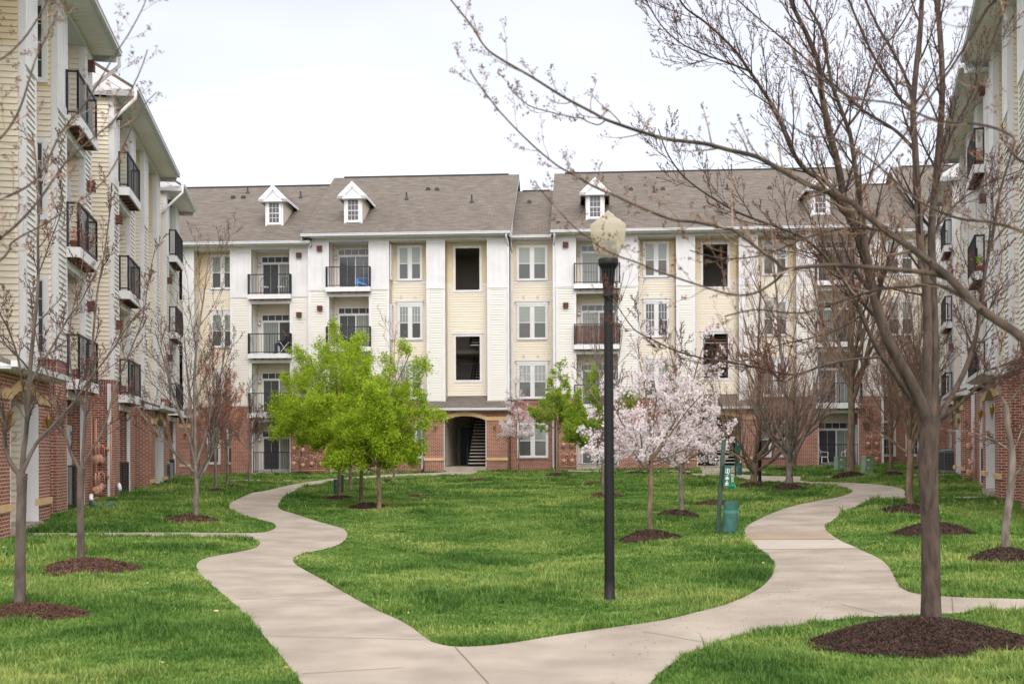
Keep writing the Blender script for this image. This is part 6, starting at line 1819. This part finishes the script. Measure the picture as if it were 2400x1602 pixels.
# person: skeleton grown into one skin
def person(pos, rz):
    J = {'hip': (0, .06, .50), 'belly': (0, .09, .66), 'chest': (0, .13, .86), 'neck': (0, .11, 1.02), 'head0': (0, .075, 1.09), 'head1': (0, .05, 1.20), 'head2': (0, .06, 1.27),
         'ls': (.17, .12, .96), 'le': (.27, .03, .72), 'lw': (.23, -.22, .68), 'lh': (.21, -.29, .69),
         'rs': (-.17, .12, .96), 're': (-.28, .02, .72), 'rw': (-.20, -.20, .70), 'rh': (-.17, -.27, .71),
         'lk': (.13, -.40, .54), 'la': (.14, -.40, .10), 'lf': (.15, -.56, .04), 'rk': (-.13, -.40, .56), 'ra': (-.10, -.34, .10), 'rf': (-.10, -.50, .04)}
    RD = {'hip': (.15, .12), 'belly': (.14, .11), 'chest': (.15, .11), 'neck': (.055, .055), 'head0': (.07, .075), 'head1': (.082, .10), 'head2': (.06, .075), 'ls': (.065, .065), 'le': (.045, .045), 'lw': (.03, .03), 'lh': (.035, .022),
          'rs': (.065, .065), 're': (.045, .045), 'rw': (.03, .03), 'rh': (.035, .022), 'lk': (.065, .065), 'la': (.045, .045), 'lf': (.045, .035), 'rk': (.065, .065), 'ra': (.045, .045), 'rf': (.045, .035)}
    E = [('hip', 'belly'), ('belly', 'chest'), ('chest', 'neck'), ('neck', 'head0'), ('head0', 'head1'), ('head1', 'head2'), ('chest', 'ls'), ('ls', 'le'), ('le', 'lw'), ('lw', 'lh'), ('chest', 'rs'), ('rs', 're'), ('re', 'rw'), ('rw', 'rh'),
         ('hip', 'lk'), ('lk', 'la'), ('la', 'lf'), ('hip', 'rk'), ('rk', 'ra'), ('ra', 'rf')]
    names = list(J); pts = [J[n] for n in names]; rad = [RD[n] for n in names]
    for wn, sx in (('lh', 1), ('rh', -1)):      # five fingers on each hand
        h = Vector(J[wn]); k0 = names.index(wn)
        for q, (dx, L) in enumerate(((-.028, .06), (-.010, .075), (.010, .072), (.028, .058), (.045 * -sx, .045))):
            a = h + Vector((dx, -.045 if q < 4 else 0.0, -.006)); e = a + Vector((dx * .2 if q < 4 else -.02 * sx, -L * .55, -L * .35))
            names += ['f%s%da' % (wn, q), 'f%s%db' % (wn, q)]; pts += [tuple(a), tuple(e)]; rad += [(.010, .010), (.008, .008)]
            E += [(wn, names[-2]), (names[-2], names[-1])]
    me = bpy.data.meshes.new('person')
    me.from_pydata(pts, [(names.index(a), names.index(b_)) for a, b_ in E], [])
    o = link('person', me, None, pos); o.rotation_euler = (0, 0, rz)
    sk = o.modifiers.new('skin', 'SKIN'); sk.use_smooth_shade = True
    for i, r_ in enumerate(rad): me.skin_vertices[0].data[i].radius = r_
    me.skin_vertices[0].data[0].use_root = True
    o.modifiers.new('sub', 'SUBSURF').levels = 2; o.modifiers['sub'].render_levels = 2
    dg = bpy.context.evaluated_depsgraph_get(); ev = o.evaluated_get(dg); m2 = bpy.data.meshes.new_from_object(ev)
    o.modifiers.clear(); o.data = m2
    m2.materials.clear()
    for k in ('skin', 'shirt', 'jeans'): m2.materials.append(M[k])
    for p in m2.polygons:
        c = p.center; p.use_smooth = True
        if c.z > 1.0 or (c.y < -.19 and c.z > .62): p.material_index = 0
        elif c.z > .60 or (c.z > .52 and c.y > .0): p.material_index = 1
        else: p.material_index = 2
        if c.z < .08: p.material_index = 1
    tag(o, 'person in a dark top and jeans seated sideways on a balcony', 'person')
    hr = MB(); hr.lathe([(.088, .0), (.095, .04), (.085, .09), (.055, .12), (.0, .13)], (0, .085), 14, 0, 1.185); hr.build('hair', M['hair'], o)
    fc = MB()
    for x in (-.03, .03): fc.lathe([(0, -.01), (.010, -.005), (.010, .005), (0, .01)], (x, -.045), 8, 0, 1.195)
    fc.build('eyes', M['hair'], o)
    ns = MB(); ns.prism([(-.012, -.04, 1.155), (.012, -.04, 1.155), (0, -.045, 1.20)], (0, -.025, 0)); ns.box(-.022, .022, -.052, -.03, 1.125, 1.133); ns.build('nose', M['skin'], o)
    er = MB()
    for x in (-.083, .083): er.lathe([(0, -.03), (.014, -.015), (.014, .015), (0, .03)], (x, .06), 8, 0, 1.18)
    er.build('ears', M['skin'], o)
person(cpos + Vector((0, 0, -.02)), crz)

# small things on the right wing's balconies
p = at(2380, 322, 30.0)
root = empty('bird_feeder', p); tag(root, 'amber bird feeder hanging high at the right edge', 'bird feeder')
mb = MB(); mb.lathe([(.07, -.22), (.075, -.20), (.055, -.19), (.055, .12), (.0, .12)], (0, 0), 12); mb.build('seed_tube', M['yellowobj'], root)
mb = MB(); mb.lathe([(.12, .10), (.10, .14), (.03, .20), (0, .21)], (0, 0), 12); mb.build('roof', M['yellowobj'], root)
mb = MB(); mb.tube([(0, 0, .2), (0, 0, .55)], .006, 4); mb.build('hanger', M['rail'], root)
def pot(pos, label, r_=.13, plantm='bud_orange'):
    root = empty('flower_pot', pos); tag(root, label, 'flower pot')
    mb = MB(); mb.lathe([(.0, 0), (r_ * .7, 0), (r_, .22), (r_ * 1.08, .22), (r_ * 1.08, .26), (0, .25)], (0, 0), 14); mb.build('pot', M['terracotta'], root)
    ng = np.random.default_rng(3); P = ng.normal(0, .09, (90, 3)) + np.array([0, 0, .42])
    link('plant', mesh_np('plant', [scatter([(-1, 0, 0), (0, -.4, .1), (1, 0, 0), (0, .4, .1)], [(0, 1, 2, 3)], P, ng.uniform(.03, .06, 90), rand_rots(90, ng))], [M[plantm]]), root)
pot(on(left, LX(27.3), -.1, .4 + 2 * F), 'terracotta flower pot with orange plant on the second balcony of the nearest left stack')
pot(on(left, LX(28.3), -.1, .4 + 2 * F), 'second flower pot farther along the same left wing balcony', .10)
pot(on(right, RXc(33.4), -.1, .72 + 3 * F), 'terracotta pot behind the top railing of the right wing', .12)
pot(on(right, RXc(33.6), -.1, .72 + 2 * F), 'leafy green plant pot filling a right wing balcony', .14, 'leaf')
